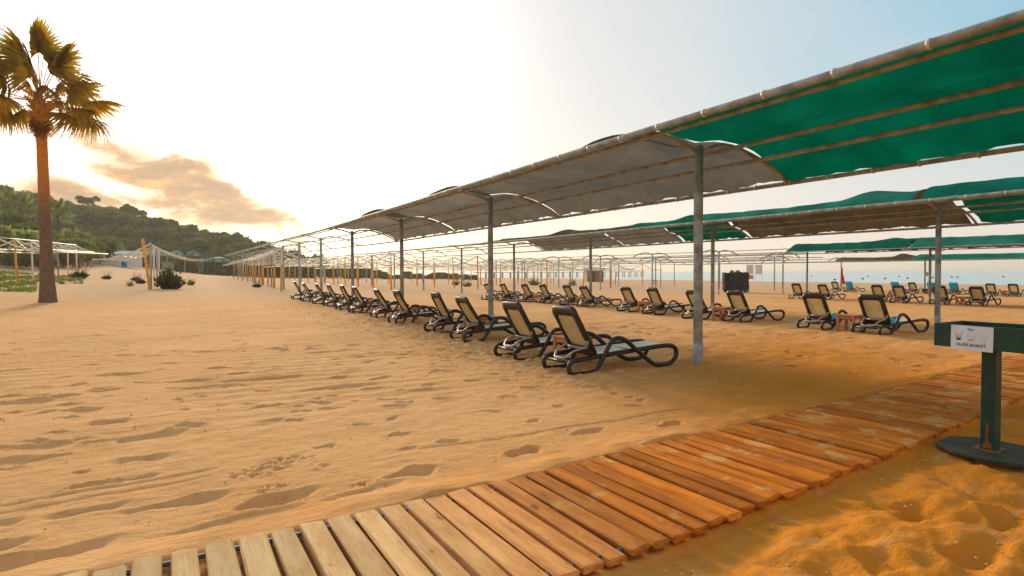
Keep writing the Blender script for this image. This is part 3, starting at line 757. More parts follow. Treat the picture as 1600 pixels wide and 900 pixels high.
pergola(33.5, P3, PROF_B, 'third pergola, low dark green cloth over its right bays, bare arches to its left',
        [(9.0, 2.2, 'grey_cloth', dict(up=.1)), (9.0, 15.8, 'two_cloth', dict(up=.14, bulge=.2)), (15.84, 22.6, 'two_green', dict(sag=.10, up=.12, bulge=.12))], ybeam=(2, 64), rp=.06)
P4 = [19.4, 26.8, 34.2, 41.6, 49, 56.4]
pergola(56, P4, PROF_B, 'farthest pergola by the water, green and grey cloth at its right end',
        [(26.8, 12.0, 'skylit_green_cloth', dict(up=.1)), (26.84, 33.6, 'grey_cloth', dict(bulge=.25))], ybeam=(12, 58), rp=.06)
pergola(40.6, [29.4 + 7 * k for k in range(7)], PROF_B, 'bare pergola of arched pipes just left of the stacked loungers', rp=.06, ybeam=(27.5, 73))
pergola(46.6, [34.6 + 7.2 * k for k in range(7)], PROF_B, 'bare pergola of arched pipes behind the notice frames, without cloth', rp=.055, ybeam=(33, 79))

# coat hooks on the near post of the second row
hk = MB()
for s in (-1, 1):
    hk.tube(spline([(s * .06, 0, 0), (s * .12, 0, -.02), (s * .15, 0, .01), (s * .155, 0, .05)], 4), .008, 6)
o = hk.build('hook', MT['galv'], None, True); o.parent = [c for c in bpy.data.objects if c.name.startswith('shade_pergola')][1]; o.location = (16.8, 7.74, tz(16.8, 7.7) + 2.0); o.rotation_euler = (0, 0, -.6)

# ---------------------------------------------------------------- older frames strung with sagging bars
def net_frame(X, ys, label, half=3.0, h=2.85, drop=.85, lean=None, yel=.65, rows=None, bars=3, Xend=None, cat='frame', legr=.058):
    t = thing('sagging_shade_frame', label, cat, (0, 0, 0), 0, 'old bare shade frames with sagging bars')
    q = MB(); q.tube([(0, 0, -.3), (0, 0, h)], legr, 8); pw = q.mesh('post', MT['white_pipe'], True); pg_ = q.mesh('post', MT['galv_old'], True)
    q = MB(); q.tube([(0, 0, -.3), (0, 0, h)], legr * 1.05, 8); py_ = q.mesh('post', MT['yellow_post'], True)
    q = MB(); q.tube([(0, 0, -.05), (0, 0, h * .62)], legr * 1.25, 8); sl2 = q.mesh('sleeve', MT['yellow_post'], True)
    def cz(s): return h - drop * (1 - (1 - abs(s)) ** 2.0)
    q = MB(); q.tube([(half * s, 0, cz(s)) for s in np.linspace(-1, 1, 17)], .048, 6, up=(0, 1, 0)); rb = q.mesh('sagging_rib', MT['white_pipe'], True)
    n = len(ys); xs_ = [X + ((Xend - X) * (k / max(1, n - 1)) if Xend else 0.) for k in range(n)]
    for k, y in enumerate(ys):
        z = tz(xs_[k], y); r = random.random()
        o = link('post', py_ if r < yel * .5 else pw if r < .8 else pg_, t, (xs_[k], y, z), (random.gauss(0, .02), random.gauss(0, .02), 0))
        if r >= yel * .5 and r < yel: link('sleeve', sl2, o)
        link('sagging_rib', rb, t, (xs_[k], y, z))
    for s in [-1, -.55, 0, .55, 1] if X < 10 else [-1, 0, 1]:
        P = [(xs_[k] + half * s, ys[k], tz(xs_[k], ys[k]) + cz(s) + .03) for k in range(n)]
        MB().tube(P, .036 if X < 10 else .028, 6).build('rail', MT['white_pipe'], t, True)
    # crossing braces between neighbouring posts, under the ridge
    for k in range(n - 1):
        q = MB(); z0, z1 = tz(xs_[k], ys[k]), tz(xs_[k + 1], ys[k + 1])
        q.bar((xs_[k], ys[k], z0 + h - .05), (xs_[k + 1] - half * .55, ys[k + 1], z1 + cz(.55)), .030, 5)
        q.bar((xs_[k + 1], ys[k + 1], z1 + h - .05), (xs_[k] + half * .55, ys[k], z0 + cz(.55)), .030, 5)
        q.build('brace', MT['white_pipe'], t)
    return t
net_frame(6.0, [42.8 + 5.3 * k for k in range(14)], 'old white frame on yellow legs running up the dune behind the front lounger row', Xend=8.9, half=2.6, yel=.8)
net_frame(-9.7, [46.6 + 4.2 * k for k in range(7)], 'old white frame at the left edge, crossing bars on white legs beside the palm', Xend=-8.9, yel=.15, half=2.6)
nf = net_frame(-1.6, [43.0 + 5.4 * k for k in range(4)], 'old white frame fanning from a leaning yellow corner post behind the bush', half=2.95, yel=.3, drop=1.0)
q = MB(); q.tube([(-.06, 0, -.3), (-.42, -.1, 3.15)], .085, 10); o = q.build('corner_post', MT['yellow_post'], nf, True, loc=(-1.55, 42.5, tz(-1.6, 42.5)))
net_frame(14.6, [45.5 + 5.0 * k for k in range(12)], 'bare old frame with yellow legs seen between the second and third near posts', half=3.2, yel=.9)
net_frame(22.4, [45.8 + 5.0 * k for k in range(12)], 'bare old frame with yellow legs just left of the second tall post', half=3.2, yel=.9)
net_frame(32.2, [50.0 + 5.0 * k for k in range(11)], 'bare old frame with yellow legs left of the wooden kiosk', half=3.4, yel=.9)
net_frame(42.0, [52.0 + 5.2 * k for k in range(9)], 'bare old frame with yellow legs right in front of the wooden kiosk', half=3.4, yel=.9)
net_frame(52.0, [58.0 + 5.4 * k for k in range(7)], 'bare old frame with yellow legs nearest the water right of the kiosk', half=3.4, yel=.9)

# ---------------------------------------------------------------- sun loungers
PATH = [(-.13, .205, 0), (-.20, .18, 0), (-.228, .125, 0), (-.205, .055, 0), (-.15, .027, 0), (.0, .025, 0), (.13, .027, 0), (.195, .055, 0), (.255, .135, .012), (.335, .27, .032), (.40, .385, .04),
        (.455, .44, .045), (.53, .458, .045), (.61, .45, .045), (.69, .41, .045), (.80, .325, .045), (.955, .205, .042), (1.13, .085, .02), (1.24, .036, .005), (1.33, .026, 0), (1.45, .026, 0), (1.53, .044, 0),
        (1.605, .10, 0), (1.63, .17, 0), (1.61, .235, 0), (1.55, .275, 0), (1.45, .29, 0), (1.2, .285, 0), (.9, .27, 0), (.6, .255, 0), (.35, .24, 0), (.1, .225, 0)]
HW = .315
def rrect(w_, h0, h1, rb, rt, n=6):
    """rounded rectangle, x in +-w_, y h0..h1, counter-clockwise"""
    out = []
    for (cx, cy, r, a0) in ((w_ - rb, h0 + rb, rb, -90), (w_ - rt, h1 - rt, rt, 0), (-w_ + rt, h1 - rt, rt, 90), (-w_ + rb, h0 + rb, rb, 180)):
        for k in range(n + 1):
            a = math.radians(a0 + 90 * k / n); out.append((cx + r * math.cos(a), cy + r * math.sin(a)))
    return out
def lounger(label, flat=False, group='sun loungers', rec=.335):
    t = thing('sun_lounger', label, 'sun lounger', (0, 0, 0), 0, group)
    for s in (-1, 1):
        P = spline([(u, s * (HW + y), z) for u, z, y in PATH], 3, True)
        MB().tube(P, .033, 8, True, ry=.033, up=(0, 1, 0)).build('side_frame', MT['plastic'], t, True)
    # backrest plane
    B0 = Vector((.25, 0, .262)); dirb = Vector((-rec, 0, .60)).normalized()
    if flat: B0 = Vector((.22, 0, .262)); dirb = Vector((-1, 0, .02)).normalized()
    LB = .735; nb = Vector((-dirb.z, 0, dirb.x))       # points to the rear
    def bp(x_, y_, d): 
        q = y_ / LB
        return B0 + dirb * y_ + Vector((0, x_, 0)) + nb * (d + .050 * math.sin(PI * min(1, max(0, q))) * .6 - .05 * max(0, q - .8))
    outer = rrect(.292, 0., LB, .05, .105); inner = rrect(.203, .125, LB - .125, .03, .05)
    n = len(outer); vs = []; fs = []
    for ring, dd in ((outer, -.012), (outer, .026), (inner, .020), (inner, -.008)):
        vs += [bp(a, b, dd) for a, b in ring]
    # bevelled ridge half way between outer and inner on the rear face
    midr = [((a[0] + c[0]) / 2, (a[1] + c[1]) / 2) for a, c in zip(outer, inner)]
    vs += [bp(a, b, .040) for a, b in midr]
    for j in range(n):
        k = (j + 1) % n
        fs += [(j, k, n + k, n + j), (n + j, n + k, 4 * n + k, 4 * n + j), (4 * n + j, 4 * n + k, 2 * n + k, 2 * n + j), (2 * n + j, 2 * n + k, 3 * n + k, 3 * n + j), (3 * n + j, 3 * n + k, k, j)]
    br = MB().add(vs, fs).build('backrest', MT['plastic'], t, True)
    MB().grid(lambda u, v: bp(-.208 + .416 * u, .118 + (LB - .236) * v, .004 + .012 * math.sin(PI * u) * math.sin(PI * v)), 8, 10).build('back_panel', MT['black' if flat else 'sling_back'], br, True)
    # adjusting bow and stirrup behind the backrest
    if not flat:
        at_ = lambda x_, y_, d: tuple(bp(x_, y_, d))
        q = MB(); q.tube(spline([at_(-.285, .24, .03), at_(-.27, .20, .045), at_(-.20, .135, .07), (.02, 0, .352), at_(.20, .135, .07), at_(.27, .20, .045), at_(.285, .24, .03)], 5), .014, 8, ry=.024)
        q.build('support_bow', MT['bracket'], t, True)
        q = MB(); q.tube(spline([at_(-.225, .15, .06), (-.06, -.19, .31), (-.15, -.135, .235), (-.185, -.05, .215), (-.185, .05, .215), (-.15, .135, .235), (-.06, .19, .31), at_(.225, .15, .06)], 5), .014, 8, ry=.020)
        q.build('support_bow', MT['bracket'], t, True)
    for (u_, z_, r_) in ((-.19, .175, .020), (-.10, .205, .016), (.27, .235, .022), (1.565, .262, .026), (.9, .25, .016)):
        MB().bar((u_, -HW, z_), (u_, HW, z_), r_, 8).build('crossbar', MT['plastic'], t, True)
    x0 = .27
    MB().grid(lambda u, v: (x0 + (1.56 - x0) * u, -.292 + .584 * v, .262 + .030 * u - .022 * math.sin(PI * v) * math.sin(PI * u)), 12, 6).build('seat_sling', MT['black' if flat else 'sling_seat'], t, True)
    return t
ROWA = [(4.61, 6.27), (4.61, 7.71), (4.97, 10.32), (5.12, 12.19), (5.06, 14.7), (5.2, 16.9), (5.21, 19.6), (5.24, 21.6), (5.3, 24.0), (5.25, 26.1), (5.17, 28.6), (5.1, 30.8)]
ROWB = [(13.75, 7.35), (13.78, 8.75), (13.87, 11.2), (13.7, 12.6), (14.05, 14.8), (14.35, 16.5), (14.6, 19.4), (14.9, 21.1), (14.7, 22.8), (14.75, 24.5), (14.35, 26.0), (14.1, 27.3)]
ROWC = [(32.2, 12.9), (31.9, 14.3), (31.6, 16.0), (32.6, 17.6), (32.2, 20.4), (32.0, 21.95)]
ROWD = [(50.05, 18.1), (50.04, 19.4), (51.9, 22.5), (52.0, 24.1), (50.6, 26.1), (51.4, 25.2), (50.3, 29.7), (51.0, 31.4)]
ORD = ['nearest', 'second', 'third', 'fourth', 'fifth', 'sixth', 'seventh', 'eighth', 'ninth', 'tenth', 'eleventh', 'farthest']
protos = [lounger('', rec=q_) for q_ in (.335, .30, .375)]
used = set()
def put_lounger(x, y, label, group, turn=0.):
    k_ = (0, 0, 2, 1, 0, 2, 0, 1, 0, 0, 2, 0, 1)[len(used) % 13] if 'row by the water' not in label and 'by the water with' not in label else 0
    o = protos[k_] if k_ not in {u[0] for u in used} else copy_tree(protos[k_]); used.add((k_, len(used)))
    cy = y + HW; o.location = (x, cy, tz(x, cy) - .006); o.rotation_euler = (0, -.0118, turn); o['label'] = label; o['group'] = group
    return o
for k, (x, y) in enumerate(ROWA):
    put_lounger(x, y, f'{ORD[k]} brown lounger from the boardwalk in the front row under the nearest pergola', 'loungers in the front row', random.gauss(0, .02))
for k, (x, y) in enumerate(ROWB):
    put_lounger(x, y, f'{ORD[k]} dark brown lounger from the boardwalk in the row of the second pergola', 'loungers in the second row', random.gauss(0, .03))
ORC = ['rightmost', 'second from right', 'third from right', 'third from left', 'second from left', 'leftmost']
for k, (x, y) in enumerate(ROWC):
    put_lounger(x, y, f'{ORC[k]} brown lounger in the third row, under the low dark green cloth', 'loungers in the third row', random.gauss(0, .03))
TOW = [None, None, 'a turquoise towel right of the tall post', 'a turquoise towel half hidden by the tall post', 'a turquoise towel in the middle of the row', None, 'a pale blue towel beside the red flag', None]
ORDD = ['rightmost brown lounger in the row by the water', 'second brown lounger from the right in the row by the water', 'brown lounger by the water with ', 'brown lounger by the water with ', 'brown lounger by the water with ',
        'brown lounger by the water half hidden behind a third row lounger', 'brown lounger by the water with ', 'leftmost brown lounger in the row by the water, left of the red flag']
DL = []
for k, (x, y) in enumerate(ROWD):
    DL.append(put_lounger(x, y, ORDD[k] + (TOW[k] or ''), 'loungers by the water', random.gauss(0, .03)))

# towels hung over backrests, and two left on seats
def towel(o, label, wide=.44, pale=False):
    B0 = Vector((.25, 0, .262)); dirb = Vector((-.335, 0, .60)).normalized(); nb = Vector((-dirb.z, 0, dirb.x)); LB = .735
    def fn(u, v):
        s = (v - .45) * 1.3; x_ = (u - .5) * wide * 1.25 + .012 * math.sin(v * 9)
        w_ = .010 * math.sin(u * 17 + v * 3)
        if s < -.03: p = B0 + dirb * (LB + .02 + s) + nb * (.065 + w_)          # rear flap
        elif s > .03: p = B0 + dirb * (LB + .02 - s) + nb * (-.045 + w_)
        else: p = B0 + dirb * (LB + .045 - abs(s)) + nb * (.01 - s * 1.8)
        return (p.x, x_, p.z)
    q = MB().grid(fn, 16, 26); t = q.build('towel', MT['towel'], None, True, loc=o.location); t.rotation_euler = o.rotation_euler
    md = t.modifiers.new('thick', 'SOLIDIFY'); md.thickness = .012
    return tag(t, label, 'towel', 'towels on the loungers by the water')
towel(DL[2], 'turquoise towel hung over the backrest just right of the tall grey post'); towel(DL[3], 'turquoise towel over the backrest hidden behind the tall grey post')
towel(DL[4], 'bright turquoise towel over the lounger midway along the row by the water'); towel(DL[6], 'pale blue towel over the lounger beside the red flag')
def seat_towel(x, y, label):
    q = MB(); n = 14
    q.grid(lambda u, v: (-.13 + .26 * u + .02 * math.sin(v * 7), -.16 + .32 * v, .02 + .10 * math.sin(PI * u) ** .6 * math.sin(PI * v) ** .6 + .012 * math.sin(u * 19 + v * 11)), n, n)
    t = q.build('folded_towel', MT['towel'], None, True, loc=(x, y, tz(x, y) + .26)); return tag(t, label, 'towel', 'towels left on seats')
seat_towel(13.75 + .42, 7.35 + .12, 'crumpled blue towel on the seat of the nearest second row lounger')
seat_towel(13.78 + .42, 8.75 + .12, 'crumpled blue towel on the seat of the lounger left of the wooden side table')

# side tables between the pairs
def side_table(label, group):
    t = thing('side_table', label, 'side table', (0, 0, 0), 0, group)
    for k in range(5): MB().bbox((0, 0, 0), (.086, .46, .024), .004).build('slat', MT['table'], t, loc=(-.184 + .092 * k, 0, .40))
    for sx in (-1, 1):
        for sy in (-1, 1): MB().box((0, 0, 0), (.055, .055, .392)).build('leg', MT['table'], t, loc=(sx * .185, sy * .185, .192))
    q = MB()
    for s in (-1, 1): q.box((0, s * .185, .35), (.31, .024, .07)); q.box((s * .185, 0, .349), (.024, .31, .07))
    q.build('apron', MT['table'], t); return t
tproto = side_table('', ''); tf = True
def put_table(x, y, label, group, rz=0.):
    global tf
    o = tproto if tf else copy_tree(tproto); tf = False
    o.location = (x, y, tz(x, y) - .01); o.rotation_euler = (0, 0, rz); o['label'] = label; o['group'] = group
for k in range(6):
    (xa, ya), (xb, yb) = ROWA[2 * k], ROWA[2 * k + 1]
    put_table((xa + xb) / 2 + .55, (ya + yb) / 2 + HW, f'orange side table between the {ORD[2*k]} and {ORD[2*k+1]} lounger of the front row', 'side tables in the front row', random.gauss(0, .1))
for k in range(6):
    (xa, ya), (xb, yb) = ROWB[2 * k], ROWB[2 * k + 1]
    put_table((xa + xb) / 2 + .30, (ya + yb) / 2 + HW, f'orange side table between the {ORD[2*k]} and {ORD[2*k+1]} lounger of the second row', 'side tables in the second row', random.gauss(0, .1))
for k in range(3):
    (xa, ya), (xb, yb) = ROWC[2 * k], ROWC[2 * k + 1]
    put_table((xa + xb) / 2 + .5, (ya + yb) / 2 + HW, f'orange wooden side table in the {["right", "middle", "left"][k]} pair of third row loungers', 'side tables in the third row', random.gauss(0, .1))
for k, nm in ((0, 'right end'), (2, 'towel pair'), (6, 'left end')):
    (xa, ya), (xb, yb) = ROWD[k], ROWD[k + 1]
    put_table((xa + xb) / 2 + .9, (ya + yb) / 2 + HW, f'orange wooden side table by the water at the {nm} of the row', 'side tables by the water', random.gauss(0, .1))

def ordw(k):
    O = 'leftmost second third fourth fifth sixth seventh eighth ninth tenth eleventh twelfth thirteenth fourteenth fifteenth sixteenth seventeenth eighteenth nineteenth'.split()
    T = {20: 'twentieth', 30: 'thirtieth', 40: 'fortieth'}; D10 = {20: 'twenty', 30: 'thirty', 40: 'forty'}
    n = k + 1
    if n < 20: return O[k]
    d = n // 10 * 10
    return T[d] if n == d else D10[d] + '-' + (['first'] + O[1:])[n - d - 1]
# stack of folded-flat loungers
sproto = lounger('', True, 'stacked loungers'); sx, sy = 39.0, 32.4
for k in range(21):
    o = sproto if k == 0 else copy_tree(sproto)
    o.location = (sx + random.gauss(0, .02) - .42, sy + random.gauss(0, .02) + .42, tz(sx, sy) + .066 * k); o.rotation_euler = (0, 0, -.22)
    o['label'] = ('bottom' if k == 0 else 'topmost' if k == 20 else f'{ordw(k)} from the bottom') + ' dark lounger in the tall stack on the sand'

# ---------------------------------------------------------------- foliage
def crown_mesh(name, m, lobes, n, size, seed, flat=1., tuft=True):
    r = np.random.default_rng(seed); L = np.array(lobes, float)
    wgt = L[:, 3] ** 2; idx = r.choice(len(L), n, p=wgt / wgt.sum())
    d = r.normal(size=(n, 3)); d /= np.linalg.norm(d, axis=1)[:, None]; d[:, 2] = np.where(d[:, 2] < -.35, -d[:, 2], d[:, 2])
    rad = r.uniform(.55, 1.08, n) ** .6
    bump = 1 + .20 * np.sin(d[:, 0] * 7 + idx) * np.sin(d[:, 1] * 6 + 2 * idx) + .12 * np.sin(d[:, 2] * 11 + idx)
    c = L[idx, :3] + d * (L[idx, 3] * rad * bump)[:, None] * np.array([1, 1, flat])
    a = r.normal(size=(n, 3)) + d * .4; a /= np.linalg.norm(a, axis=1)[:, None]
    b = np.cross(a, r.normal(size=(n, 3))); b /= np.linalg.norm(b, axis=1)[:, None]
    s = size * r.uniform(.6, 1.5, n)[:, None]
    v = np.stack([c - a * s, c - b * s * .45, c + a * s, c + b * s * .45], 1).reshape(-1, 3)
    me = bpy.data.meshes.new(name); me.from_pydata(v.tolist(), [], np.arange(4 * n).reshape(-1, 4).tolist()); me.materials.append(m); return me
def trunk_mesh(h, r0, limbs, seed):
    r = random.Random(seed); q = MB(); q.tube(spline([(0, 0, -.4), (r.gauss(0, .1), r.gauss(0, .1), h * .5), (r.gauss(0, .15), r.gauss(0, .15), h)], 3), [r0 * (1 - .6 * k / 6) for k in range(7)], 7)
    for k in range(limbs):
        a = r.uniform(0, 6.28); q.tube([(0, 0, h * .65), (math.cos(a) * h * .2, math.sin(a) * h * .2, h * .9), (math.cos(a) * h * .42, math.sin(a) * h * .42, h * 1.2)], [r0 * .45, r0 * .33, r0 * .15], 6)
    return q.mesh('trunk', MT['bark'], True)
def lobes(n, R, zc, rr, seed, zs=.45):
    r = random.Random(seed); out = [(0, 0, zc, rr * 1.1)]
    for k in range(n):
        a = r.uniform(0, 6.28); d = R * r.uniform(.35, 1.); out.append((math.cos(a) * d, math.sin(a) * d, zc + r.uniform(-zs, zs) * rr * 1.3, rr * r.uniform(.55, .95)))
    return out
KINDS = []
for k, mm in enumerate(['leaf_dark', 'leaf_olive', 'leaf_dark', 'leaf_olive']):
    KINDS.append((crown_mesh('crown', MT[mm], lobes(9, 2.3, 3.3, 1.55, k), 3400, .25, 80 + k), trunk_mesh(2.6, .2, 4, k)))
pine = (crown_mesh('crown', MT['leaf_dark'], lobes(8, 2.3, 5.6, 1.05, 30, .3), 2600, .22, 90, .75), trunk_mesh(5.0, .22, 5, 31))
bushk = [(crown_mesh('foliage', MT[mm], lobes(7, 1.1, .75, .75, 40 + k), 1500, .17, 95 + k), trunk_mesh(.7, .06, 5, 41 + k)) for k, mm in enumerate(['leaf_light', 'leaf_red', 'leaf_dark', 'leaf_olive'])]
def plant(name, kind, label, cat, x, y, z, s, group, top='crown', sz=1.):
    t = thing(name, label, cat, (x, y, z), random.uniform(0, 6.28), group); t.scale = (s, s, s * sz)
    link(top, kind[0], t); link('trunk' if top == 'crown' else 'stem', kind[1], t); return t
ZN = [(-9999, 'at the left edge of the hill'), (70, 'behind the palm on the hill'), (150, 'above the white container on the hill'), (250, 'in the middle of the ridge'), (340, 'on the falling right end of the ridge'), (430, 'at the low right tip of the hill')]
def zone(px): return [n for a, n in ZN if px >= a][-1]
r = random.Random(5)
for (d0, d1, n, s0, s1, lb) in ((120, 132, 34, .62, .95, 'along the foot of the hill'), (134, 148, 40, .80, 1.15, 'on the lower slope of the hill'), (150, 164, 50, 1.0, 1.4, 'on the middle slope of the hill'), (166, 178, 54, 1.05, 1.45, 'on the upper slope of the hill'), (180, 194, 58, .95, 1.3, 'along the ridge of the hill')):
    cnt = {}
    for k in range(n):
        px = -140 + 640 * (k + r.uniform(.1, .9)) / n; d = r.uniform(d0, d1); x, y = at(px, d)
        if px > 440 and d < 145: continue
        ki = r.choice([0, 1, 2, 3]); nm = 'dark green' if ki in (0, 2) else 'olive green'; c_ = cnt[nm] = cnt.get(nm, -1) + 1
        plant('broadleaf_tree', KINDS[ki], f'{ordw(c_)} {nm} tree' + (' from the left ' if c_ else ' ') + lb, 'tree', x, y, hz_(x, y) - .5, r.uniform(s0, s1), 'trees ' + lb, sz=r.uniform(.80, 1.05))
for (px, d, s, lb) in ((141, 182, 1.25, 'lone tall pine standing up from the ridge right of the palm'), (205, 184, 1.15, 'round-topped pine on the ridge left of a taller pair'), (218, 180, 1.0, 'round-topped pine on the ridge touching its taller neighbour'), (268, 182, .9, 'flat-topped pine at the middle of the ridge, left one of two'), (295, 182, .92, 'flat-topped pine at the middle of the ridge, right one of two')):
    x, y = at(px, d); plant('pine_tree', pine, lb, 'pine tree', x, y, hz_(x, y) + .3, s, 'pines on the ridge')
# shrubs along the foot of the hill and along the back of the beach
SH = {}
for k, (px, d, s, ki) in enumerate(sorted([(5, 62, 1.7, 0), (28, 64, 2.0, 0), (50, 66, 1.8, 0), (88, 70, 1.6, 1), (100, 72, 1.7, 1), (8, 66, 1.9, 1), (-20, 60, 2.0, 0), (125, 84, 1.9, 3), (140, 90, 2.2, 2), (155, 98, 2.2, 2), (120, 100, 2.4, 3), (185, 112, 1.7, 1), (200, 124, 2.6, 2), (170, 122, 2.6, 3),
        (300, 128, 1.6, 1), (312, 130, 1.5, 1), (325, 126, 2.0, 3), (360, 128, 2.2, 2), (385, 130, 2.0, 3), (405, 128, 1.9, 3), (425, 126, 2.0, 2), (445, 126, 1.8, 3), (270, 134, 2.2, 3), (240, 132, 2.2, 2), (30, 58, 1.1, 3), (62, 60, 1.2, 3), (75, 76, 2.1, 2), (45, 78, 2.6, 2), (15, 80, 2.8, 3), (-15, 82, 2.8, 2)])):
    x, y = at(px, d); nm = ['light green', 'reddish flowering', 'dark green', 'olive'][ki]; SH[nm] = SH.get(nm, -1) + 1
    plant('shrub', bushk[ki], f'{ordw(SH[nm])} {nm} shrub' + (' from the left' if SH[nm] else '') + ' at the foot of the hill', 'shrub', x, y, tz(x, y) - .1, s, 'shrubs at the foot of the hill', 'foliage', r.uniform(.9, 1.3))
for k in range(34):
    px = 455 + 290 * (k + r.uniform(0, 1)) / 34; d = r.uniform(150, 185); x, y = at(px, d); ki = r.choice([2, 2, 3])
    plant('shrub', bushk[ki], f'{ordw(k)} shrub' + (' from the left' if k else '') + ' in the dark hedge along the back of the beach', 'shrub', x, y, tz(x, y) - .2, r.uniform(1.1, 2.3) * (1.25 if px < 600 else .75), 'shrubs along the back of the beach', 'foliage', r.uniform(.7, 1.))

# bush by the leaning post: spiky upright stems
def spiky(name, n, h, spread, seed, leaf, m):
    r = np.random.default_rng(seed); v = []; f = []
    for k in range(n):
        a = r.uniform(0, 6.28); e = r.uniform(.05, 1.0) ** .7 * spread; L = h * r.uniform(.30, 1.0) ** .8 * (1.1 - .62 * (e / spread) ** 1.5)
        b = np.array([math.cos(a) * e * .45, math.sin(a) * e * .45, 0]); tip = np.array([math.cos(a) * e, math.sin(a) * e, L])
        for q in range(16):
            p = b + (tip - b) * r.uniform(.0, 1.); dd = r.normal(size=3); dd[2] = abs(dd[2]) + .5; dd /= np.linalg.norm(dd); s = np.cross(dd, r.normal(size=3)); s /= np.linalg.norm(s); l = leaf * r.uniform(.6, 1.3)
            o = len(v); v += [tuple(p - s * l * .16), tuple(p + dd * l * .5 - s * l * .2), tuple(p + dd * l), tuple(p + s * l * .2)]; f.append((o, o + 1, o + 2, o + 3))
    me = bpy.data.meshes.new(name); me.from_pydata(v, [], f); me.materials.append(m); return me
MT['bush'] = leaf_mat('grey_green_bush', (.10, .095, .035), (.055, .058, .022), .35, None, 2.)
def spiky_bush(x, y, me, label, group=None, s=1., cat='bush'):
    t = thing('bush', label, cat, (x, y, tz(x, y) - .03), random.uniform(0, 6), group); t.scale = (s,) * 3
    link('foliage', me, t); q = MB(); rr = random.Random(3)
    for k in range(14):
        a = rr.uniform(0, 6.28); e = rr.uniform(.2, .8); q.tube([(math.cos(a) * .05, math.sin(a) * .05, 0), (math.cos(a) * e * .7, math.sin(a) * e * .7, rr.uniform(.7, 1.2) * .8)], [.014, .006], 5)
    q.build('stem', MT['bark'], t); return t
big_b = spiky('foliage', 150, 1.45, .95, 4, .20, MT['bush']); small_b = spiky('foliage', 40, .55, .5, 5, .15, MT['leaf_light']); small_d = spiky('foliage', 40, .4, .5, 6, .14, MT['bush'])
x, y = at(266, 38.5); spiky_bush(x, y, big_b, 'grey-green bush growing beside the leaning yellow post', s=1.0)
for (px, d, me, s, lb) in [(298, 47, small_b, .8, 'small light green plant right of the big bush'), (402, 46, small_d, .8, 'small dark plant at the foot of the front yellow leg'), (213, 52, small_d, .9, 'dark tuft left of the leaning yellow post, upper one'), (220, 46, small_d, .9, 'dark tuft left of the leaning yellow post, middle one'), (204, 41, small_b, .6, 'pale tuft left of the leaning yellow post, lowest one'), (126, 50, small_d, 1.6, 'reddish dry plant right of the palm trunk'), (168, 52, small_d, .9, 'low dry plant in front of the white container'), (97, 40, small_b, .45, 'tiny green plant right of the palm foot'),
                           (730, 62, small_b, 1.0, 'green tuft behind the second tall post'), (835, 75, small_b, 1.5, 'green beach plant left of the wooden kiosk'), (895, 75, small_b, 1.2, 'green beach plant just in front of the wooden kiosk'), (712, 70, small_b, 1.2, 'green tuft left of the second tall post')]:
    x, y = at(px, d); spiky_bush(x, y, me, lb, 'small plants on the sand', s, 'plant')
# grass patch at the left
r_ = np.random.default_rng(9); v = []; f = []
for k in range(9000):
    px = r_.uniform(-60, 57) if r_.random() < .75 else r_.uniform(57, 130); d = r_.uniform(30, 52) if px < 57 else r_.uniform(41, 52)
    if vnoise(np.array([px * .1]), np.array([d * .5]), .35, 77, 2)[0] < -.2: continue
    x, y = at(px, d); z = tz(x, y); a = r_.uniform(0, 6.28); l = r_.uniform(.08, .26); s_ = .035
    o = len(v); v += [(x - s_ * math.cos(a), y - s_ * math.sin(a), z - .02), (x + s_ * math.cos(a), y + s_ * math.sin(a), z - .02), (x + r_.normal(0, .09), y + r_.normal(0, .09), z + l)]; f.append((o, o + 1, o + 2))
me = bpy.data.meshes.new('grass_patch'); me.from_pydata(v, [], f); me.materials.append(MT['grass'])
o = link('grass_patch', me); tag(o, 'low green grass growing on the sand left of the palm', 'grass', None, 'stuff')

# ---------------------------------------------------------------- palms
def fan_mesh(seed, R=1.25, blades=34, droop=.35, fold=.35):
    """one costapalmate leaf: pleated fan of blades, local +X outwards, z up"""
    r = random.Random(seed); v = []; f = []
    for k in range(blades):
        a = math.radians(-105 + 210 * k / (blades - 1)) + r.gauss(0, .015); L = R * (1 - .20 * (abs(a) / 2.05) ** 2) * r.uniform(.90, 1.06)
        wd = L * .042; rows_ = []
        for q, s in enumerate((0, .30, .58, .78, .92, 1.0)):
            rr = L * s; z = .06 * s - droop * max(0, s - .45) ** 1.6 * r.uniform(.8, 1.5) * 1.9 - fold * abs(math.sin(a)) ** 1.3 * s * 1.5
            wq = (wd * (s / .58 if s < .58 else 1 - (s - .58) / .42)) + .002
            cx, cy = math.cos(a) * rr, math.sin(a) * rr * .42
            nx, ny = -math.sin(a), math.cos(a)
            rows_.append(((cx - nx * wq, cy - ny * wq, z), (cx, cy, z + .012 * (s < .9)), (cx + nx * wq, cy + ny * wq, z)))
        o = len(v)
        for t3 in rows_: v += list(t3)
        for q in range(5):
            b = o + q * 3; f += [(b, b + 1, b + 4, b + 3), (b + 1, b + 2, b + 5, b + 4)]
    return v, f
def frond(seed, pet=1.0, R=1.25, m='frond', droop=.35):
    v, f = fan_mesh(seed, R, droop=droop); q = MB(); q.add([(x + pet, y, z) for x, y, z in v], f)
    me = q.mesh('frond', MT[m]); p = MB(); p.tube([(0, 0, 0), (pet * .5, 0, .03), (pet + .35, 0, .03)], [.030, .022, .012], 5)
    pm = p.mesh('petiole', MT['boot' if m != 'far_frond' else m])
    return me, pm
FR = [frond(k, random.uniform(1.15, 1.7), random.uniform(1.3, 1.7), droop=random.uniform(.45, .9)) for k in range(5)]
FD = [frond(20 + k, .7, 1.0, 'dry_frond', .9) for k in range(2)]
